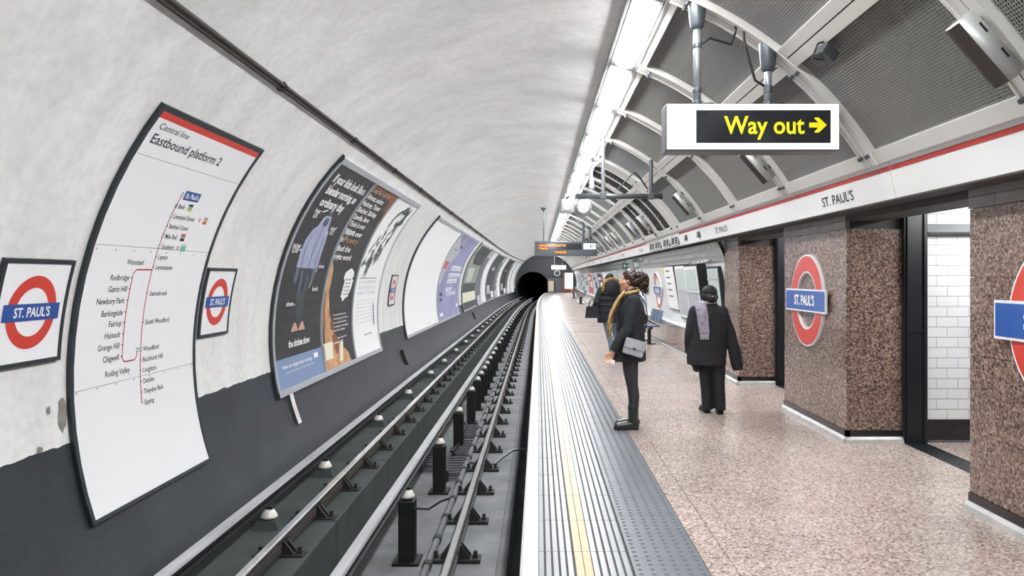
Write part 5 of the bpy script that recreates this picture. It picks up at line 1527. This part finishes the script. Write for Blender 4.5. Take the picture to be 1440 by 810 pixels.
rings(mb, [(0.715, -0.005, 0, 0.195, 0.225), (0.76, -0.015, 0, 0.185, 0.22), (0.86, -0.03, 0, 0.165, 0.205), (0.98, -0.045, 0, 0.145, 0.185), (1.10, -0.05, 0, 0.142, 0.190), (1.22, -0.052, 0, 0.135, 0.200), (1.31, -0.055, 0, 0.110, 0.190), (1.36, -0.058, 0, 0.085, 0.140), (1.41, -0.06, 0, 0.066, 0.075)])
for A, r_ in ((LA, (0.068, 0.058, 0.045)), (RA, (0.068, 0.060, 0.048))):
    a = [Vector(p) for p in A]
    e = a[2] - (a[2] - a[1]).normalized() * 0.01
    mb.tube([a[0] + V(0, 0, 0.0), a[0] * 0.6 + a[1] * 0.4, a[1], a[1] * 0.5 + e * 0.5, e], [r_[0], r_[0] * 0.97, r_[1], (r_[1] + r_[2]) / 2, r_[2]], 16)
    mb.ball(a[0], r_[0], 14, 10); mb.ball(a[1], r_[1], 14, 10)
band(mb, [(0.0, 0.062, 1.40), (-0.09, 0.055, 1.43), (-0.125, 0, 1.435), (-0.09, -0.055, 1.43), (0.0, -0.062, 1.40)], (0.2, 0, 1), 0.075, 0.02)
solid('coat', mb, M['coat_black'], 0.0075, t, 3, None, 0.010, 9.0, 3.1)
mb = MB()
for s in (1, -1): boot(mb, -0.072 + 0.012 * s, s * 0.072, s * 0.06, 0.235, 1.02)
solid('boots', mb, [M['boot_green'], M['sole']], 0.0055, t, 2, lambda c: 1 if c.z < 0.022 else 0)
mb = MB()
for k in range(90):
    q = random.uniform(0, 2 * PI); p = random.uniform(-0.6, 1.0); rr = math.sqrt(max(0, 1 - p * p))
    c = V(-0.075 + 0.085 * rr * math.cos(q), 0.074 * rr * math.sin(q), 1.565 + 0.066 * p)
    if c.x > -0.005 and c.z < 1.585: continue
    mb.ball(c, random.uniform(0.018, 0.028), 8, 6)
mb.ball((-0.042, 0, 1.588), (0.094, 0.077, 0.080), 18, 14); mb.ball((-0.06, 0, 1.55), (0.075, 0.072, 0.085), 16, 12)
for k in range(70):
    q = random.uniform(0, 2 * PI); p = random.uniform(-1, 1); rr = math.sqrt(1 - p * p)
    mb.ball(V(-0.165 + 0.058 * rr * math.cos(q), 0.06 * rr * math.sin(q), 1.54 + 0.085 * p), random.uniform(0.014, 0.024), 8, 6)
for k in range(22):
    mb.ball(V(-0.185 + random.uniform(-0.03, 0.03), random.uniform(-0.035, 0.035), random.uniform(1.42, 1.50)), random.uniform(0.012, 0.018), 8, 6)
mb.ball((-0.16, 0, 1.54), (0.055, 0.055, 0.08), 12, 8)
solid('hair', mb, M['hair_brown'], 0.0055, t, 1, None, 0.007, 45.0, 1.0)
mb = MB()
for k in range(16):
    a = random.uniform(0, 2 * PI); z0 = random.uniform(1.44, 1.62); x0 = -0.16 + 0.05 * math.cos(a); y0 = 0.07 * math.sin(a)
    mb.tube([(x0, y0, z0), (x0 - 0.02, y0 * 1.15, z0 - 0.02), (x0 - 0.015, y0 * 1.2, z0 - 0.05), (x0 - 0.03, y0 * 1.15, z0 - 0.07)], [0.006, 0.005, 0.004, 0.002], 6)
o = mb.build('curls', M['hair_brown'], t); o['kind'] = 'stuff'
mb = MB()
q = [(math.cos(a) * 0.078 - 0.045, math.sin(a) * 0.078, 1.425 - 0.02 * math.cos(a)) for a in [2 * PI * k / 20 for k in range(21)]]
mb.tube(q, 0.020, 8)
band(mb, [(0.03, 0.05, 1.425), (0.085, 0.055, 1.35), (0.125, 0.06, 1.27), (0.165, 0.06, 1.18), (0.18, 0.055, 1.10)], (0.5, 1, 0), [0.06, 0.075, 0.085, 0.085, 0.075], 0.028)
band(mb, [(0.035, 0.0, 1.42), (0.10, 0.0, 1.33), (0.15, 0.01, 1.23), (0.185, 0.02, 1.12), (0.19, 0.03, 1.03)], (0.5, 1, 0), [0.05, 0.06, 0.065, 0.06, 0.055], 0.024)
sf = solid('scarf', mb, M['scarf_mustard'], 0.006, t, 2, None, 0.006, 22.0, 5.0)
mb = MB()
for k in range(9):
    x0 = 0.16 + 0.01 * (k % 3); y0 = 0.02 + 0.009 * k; z0 = 1.10 if k > 4 else 1.04
    mb.tube([(x0, y0, z0), (x0 + 0.008, y0 + 0.004, z0 - 0.05), (x0 + random.uniform(-0.01, 0.012), y0, z0 - 0.105)], [0.007, 0.006, 0.004], 6)
o = mb.build('fringe', M['scarf_mustard'], sf); o['kind'] = 'stuff'
# her bag and the paper in her hand
bg = thing('shoulder_bag', 'grey leather shoulder bag hanging at the hip of the woman with the mustard scarf', 'bag', (0.925 + 0.025, 8.05 - 0.275, 0.80), PI)
mb = MB(); mb.bbox(-0.105, 0.105, -0.035, 0.035, -0.01, 0.15, 0.02); body_ = mb.build('bag_body', M['bag_grey'], bg, None, (0, math.radians(-16), 0))
mb = MB(); mb.bbox(-0.108, 0.108, 0.030, 0.044, 0.055, 0.156, 0.006); mb.build('flap', M['bag_grey'], bg, None, (0, math.radians(-16), 0))
mb = MB(); mb.bbox(-0.016, 0.016, 0.043, 0.05, 0.05, 0.075, 0.003); mb.build('clasp', M['steel_grey'], bg, None, (0, math.radians(-16), 0))
mb = MB(); mb.smooth = True
Lc = V(-0.025, 0.275, 0.80)
pts = [V(-0.125, 0.245, 0.96), V(-0.165, 0.225, 1.05), V(-0.195, 0.17, 1.18), V(-0.195, 0.05, 1.30), V(-0.15, -0.06, 1.385), V(-0.06, -0.10, 1.405), V(0.04, -0.06, 1.35), V(0.105, 0.06, 1.18), V(0.125, 0.17, 1.04), V(0.09, 0.25, 0.97), V(0.06, 0.27, 0.96)]
band(mb, [p - Lc for p in pts], (0.3, 0.3, 0.9), 0.022, 0.006); mb.build('strap', M['coat_black'], bg)
mb = MB()
mb.loft([[(0.0, 0, 0), (0.05, 0.01, 0.015), (0.06, 0.012, -0.04), (0.01, 0.0, -0.06)], [(0.002, 0.008, 0.002), (0.05, 0.02, 0.015), (0.06, 0.022, -0.04), (0.012, 0.01, -0.06)]])
mb.ball((0.03, 0.012, -0.03), (0.02, 0.015, 0.025), 8, 6)
tag(mb.build('paper_tissue', M['paper'], None, (0.925 - 0.145, 8.05 - 0.235, 0.735), (0, 0, PI)), 'crumpled white paper held in the hand of the woman with the mustard scarf', 'paper')

# --- woman two: parka with a fur hood, behind woman one
ang = math.radians(104)
t = thing('person', 'person in a dark parka with a fur trimmed hood seen from behind', 'person', (1.40, 15.0, 0), ang)
mb = MB()
for s in (1, -1):
    mb.capsule([(0.0, s * 0.085, 0.84), (0.03, s * 0.075 - 0.06, 0.46), (0.01, s * 0.07 - 0.09, 0.30), (0.0, s * 0.07 - 0.11, 0.07)], [0.095, 0.06, 0.055, 0.04], 12)
mb.capsule([(0, 0, 0.90), (0, 0, 1.10), (0, 0, 1.30)], [0.13, 0.12, 0.12], 14)
L2 = [(-0.01, 0.18, 1.33), (-0.03, 0.28, 1.08), (0.16, 0.27, 1.0)]; R2 = [(-0.01, -0.18, 1.33), (0.0, -0.26, 1.06), (0.06, -0.24, 0.82)]
mb.capsule(L2, [0.055, 0.042, 0.028]); mb.capsule(R2, [0.055, 0.042, 0.028])
hand(mb, L2[2], (0.9, -0.2, -0.2), (0, -0.3, 1), 0.95, 0.9, -1); hand(mb, R2[2], (0.2, 0, -1), (1, 0, 0.2), 0.95, 0.5, 1)
HX = head(mb, (0.04, 0.0, 1.535), 0.9, 0.15, 0.12)
solid('body', mb, [M['jeans'], M['skin']], 0.006, t, 2, lambda c: 1 if c.z > 1.40 or (abs(c.y) > 0.18 and 0.6 < c.z < 1.1) else 0)
eyes(HX, 0.9, t)
mb = MB(); mb.ball((0.01, 0, 1.57), (0.098, 0.082, 0.092), 16, 12); mb.ball((-0.03, 0, 1.50), (0.07, 0.075, 0.09), 14, 10)
solid('hair', mb, M['hair_black'], 0.006, t, 1, None, 0.004, 40)
mb = MB()
rings(mb, [(0.70, 0, 0, 0.17, 0.25), (0.85, 0, 0, 0.17, 0.25), (1.0, 0, 0, 0.165, 0.235), (1.15, 0, 0, 0.16, 0.235), (1.30, 0, 0, 0.13, 0.225), (1.38, 0, 0, 0.095, 0.15), (1.44, 0, 0, 0.08, 0.09)])
for A, r_ in ((L2, (0.078, 0.07, 0.052)), (R2, (0.078, 0.07, 0.052))):
    mb.tube(A, r_, 14); mb.ball(A[0], r_[0]); mb.ball(A[1], r_[1])
mb.ball((-0.115, 0, 1.37), (0.095, 0.165, 0.17), 18, 12)
for z in (0.80, 0.92, 1.04, 1.16, 1.27): mb.tube([(0.165 * math.cos(a), 0.24 * math.sin(a), z) for a in [2 * PI * k / 24 for k in range(25)]], 0.022, 6)
solid('parka', mb, M['coat_navy'], 0.008, t, 3, None, 0.010, 10.0, 9.0)
mb = MB()
for k in range(120):
    a = math.radians(random.uniform(-18, 198)); r_ = 0.0
    c = V(-0.12 + random.uniform(-0.02, 0.02), 0.185 * math.cos(a), 1.375 + 0.175 * math.sin(a))
    mb.ball(c, random.uniform(0.022, 0.034), 8, 6)
solid('fur_trim', mb, M['fur'], 0.006, t, 1, None, 0.010, 60.0, 2.0)
mb = MB()
for s in (1, -1): boot(mb, 0.0, s * 0.07 - 0.11, s * 0.08, 0.20)
solid('boots', mb, [M['sole'], M['sole']], 0.007, t, 2)
hb = thing('handbag', 'black handbag on the arm of the person in the fur trimmed parka', 'bag', (1.04, 14.78, 0.80), math.radians(-8))
mb = MB(); mb.hexa([(-0.14, -0.06, 0), (0.14, -0.06, 0.0), (0.14, 0.06, 0.0), (-0.14, 0.06, 0), (-0.11, -0.035, 0.22), (0.11, -0.035, 0.22), (0.11, 0.035, 0.22), (-0.11, 0.035, 0.22)]); mb.build('bag_body', M['cloth_black'], hb)
for s in (-1, 1):
    mb = MB(); mb.smooth = True; mb.tube([(-0.07, s * 0.035, 0.21), (-0.05, s * 0.035, 0.32), (0.02, s * 0.03, 0.36), (0.06, s * 0.035, 0.30), (0.07, s * 0.035, 0.21)], 0.009, 8); mb.build('handle', M['cloth_black'], hb)

# --- woman three: long black coat, walking away
t = thing('person', 'woman in a long black coat and wide trousers walking away, lilac scarf on her shoulder', 'person', (2.04, 8.98, 0), PI / 2)
mb = MB()
mb.capsule([(0.02, 0.075, 0.76), (0.04, 0.075, 0.42), (0.02, 0.07, 0.07)], [0.09, 0.06, 0.04]); mb.capsule([(-0.02, -0.055, 0.76), (-0.04, -0.06, 0.42), (-0.08, -0.065, 0.08)], [0.09, 0.06, 0.04])
mb.capsule([(0, 0.02, 0.82), (0.0, 0.04, 1.0), (0.0, 0.05, 1.15)], [0.13, 0.12, 0.12], 14)
L3 = [(-0.01, 0.215, 1.185), (-0.02, 0.275, 0.93), (0.05, 0.255, 0.70)]; R3 = [(0.0, -0.115, 1.185), (-0.02, -0.205, 0.90), (-0.03, -0.285, 0.62)]
mb.capsule(L3, [0.05, 0.04, 0.026]); mb.capsule(R3, [0.05, 0.04, 0.026])
hand(mb, L3[2], (0.2, -0.1, -1), (1, 0, 0.2), 0.88, 0.5, -1); hand(mb, R3[2], (0.05, -0.25, -1), (1, 0, 0), 0.88, 0.5, 1)
HX = head(mb, (0.02, 0.04, 1.375), 0.84, 0.05, 0.10)
solid('body', mb, [M['cloth_black'], M['skin']], 0.0055, t, 2, lambda c: 1 if c.z > 1.22 or (abs(c.y) > 0.2 and 0.4 < c.z < 0.75) else 0)
eyes(HX, 0.84, t)
mb = MB(); mb.ball((-0.005, 0.04, 1.40), (0.095, 0.094, 0.090), 18, 14); mb.ball((-0.035, 0.04, 1.35), (0.070, 0.098, 0.075), 16, 12); mb.ball((-0.085, 0.037, 1.335), (0.048, 0.062, 0.050), 14, 10)
hr = solid('hair', mb, M['hair_black'], 0.0055, t, 2, None, 0.003, 50)
mb = MB(); mb.smooth = True; mb.ball((-0.128, 0.03, 1.36), (0.008, 0.010, 0.006), 8, 6); mb.build('hair_clip', M['porcelain'], hr)
mb = MB()
rings(mb, [(0.565, -0.01, 0.075, 0.17, 0.222), (0.63, 0, 0.08, 0.175, 0.225), (0.78, 0, 0.062, 0.165, 0.222), (0.95, 0, 0.047, 0.148, 0.215), (1.08, 0, 0.048, 0.142, 0.21), (1.16, 0, 0.05, 0.13, 0.205), (1.22, 0, 0.05, 0.105, 0.165), (1.265, 0, 0.045, 0.082, 0.105), (1.305, 0, 0.042, 0.068, 0.07)])
mb.tube([L3[0], L3[1], V(*L3[2])], [0.068, 0.062, 0.058], 16); mb.ball(L3[0], 0.066); mb.ball(L3[1], 0.062)
mb.tube([R3[0], V(-0.01, -0.16, 1.04), R3[1], V(-0.025, -0.25, 0.72), V(-0.03, -0.275, 0.56), V(-0.03, -0.285, 0.50)], [0.066, 0.066, 0.066, 0.068, 0.072, 0.06], 16, True, 0.8); mb.ball(R3[0], 0.066)
mb.loft([[(-0.10, 0.27, 0.62), (0.05, 0.27, 0.62), (0.05, 0.15, 0.62), (-0.10, 0.15, 0.62)], [(-0.09, 0.225, 0.48), (0.03, 0.225, 0.48), (0.03, 0.165, 0.48), (-0.09, 0.165, 0.48)]])
solid('coat', mb, M['cloth_black'], 0.0075, t, 3, None, 0.012, 8.0, 4.0)
mb = MB()
rings(mb, [(0.045, 0.01, 0.062, 0.105, 0.062), (0.25, 0.03, 0.065, 0.098, 0.066), (0.45, 0.035, 0.075, 0.095, 0.080), (0.70, 0.01, 0.08, 0.11, 0.095), (0.80, 0, 0.08, 0.11, 0.09)], 24, 2.2)
rings(mb, [(0.05, -0.07, -0.066, 0.11, 0.062), (0.25, -0.05, -0.062, 0.10, 0.064), (0.45, -0.03, -0.058, 0.095, 0.076), (0.70, -0.01, -0.045, 0.11, 0.09), (0.80, 0, -0.04, 0.11, 0.085)], 24, 2.2)
mb.ball((0, 0.02, 0.80), (0.13, 0.16, 0.12), 14, 10)
solid('trousers', mb, M['cloth_black'], 0.0075, t, 3, None, 0.008, 9.0, 7.0)
mb = MB(); boot(mb, 0.02, 0.072, 0.12, 0.10, 0.92); boot(mb, -0.085, -0.066, -0.1, 0.10, 0.92)
solid('shoes', mb, M['sole'], 0.006, t, 2)
mb = MB()
band(mb, [(0.075, 0.10, 1.265), (0.02, 0.16, 1.285), (-0.06, 0.165, 1.275), (-0.125, 0.16, 1.215), (-0.155, 0.15, 1.12), (-0.163, 0.14, 1.02), (-0.168, 0.13, 0.93)], (0, 1, 0), [0.10, 0.125, 0.135, 0.135, 0.13, 0.125, 0.115], 0.018)
mb.tube([(math.cos(a) * 0.075, 0.043 + math.sin(a) * 0.078, 1.292 + 0.008 * math.cos(a)) for a in [2 * PI * k / 20 for k in range(21)]], 0.018, 8)
sf = solid('scarf', mb, M['scarf_lilac'], 0.006, t, 2, None, 0.004, 20.0, 6.0)
mb = MB()
for k in range(9):
    y0 = 0.085 + 0.0115 * k; mb.tube([(-0.168, y0, 0.935), (-0.172, y0 + 0.002, 0.90), (-0.17, y0 + random.uniform(-0.006, 0.006), 0.865)], [0.005, 0.004, 0.003], 5)
o = mb.build('fringe', M['fringe'], sf); o['kind'] = 'stuff'
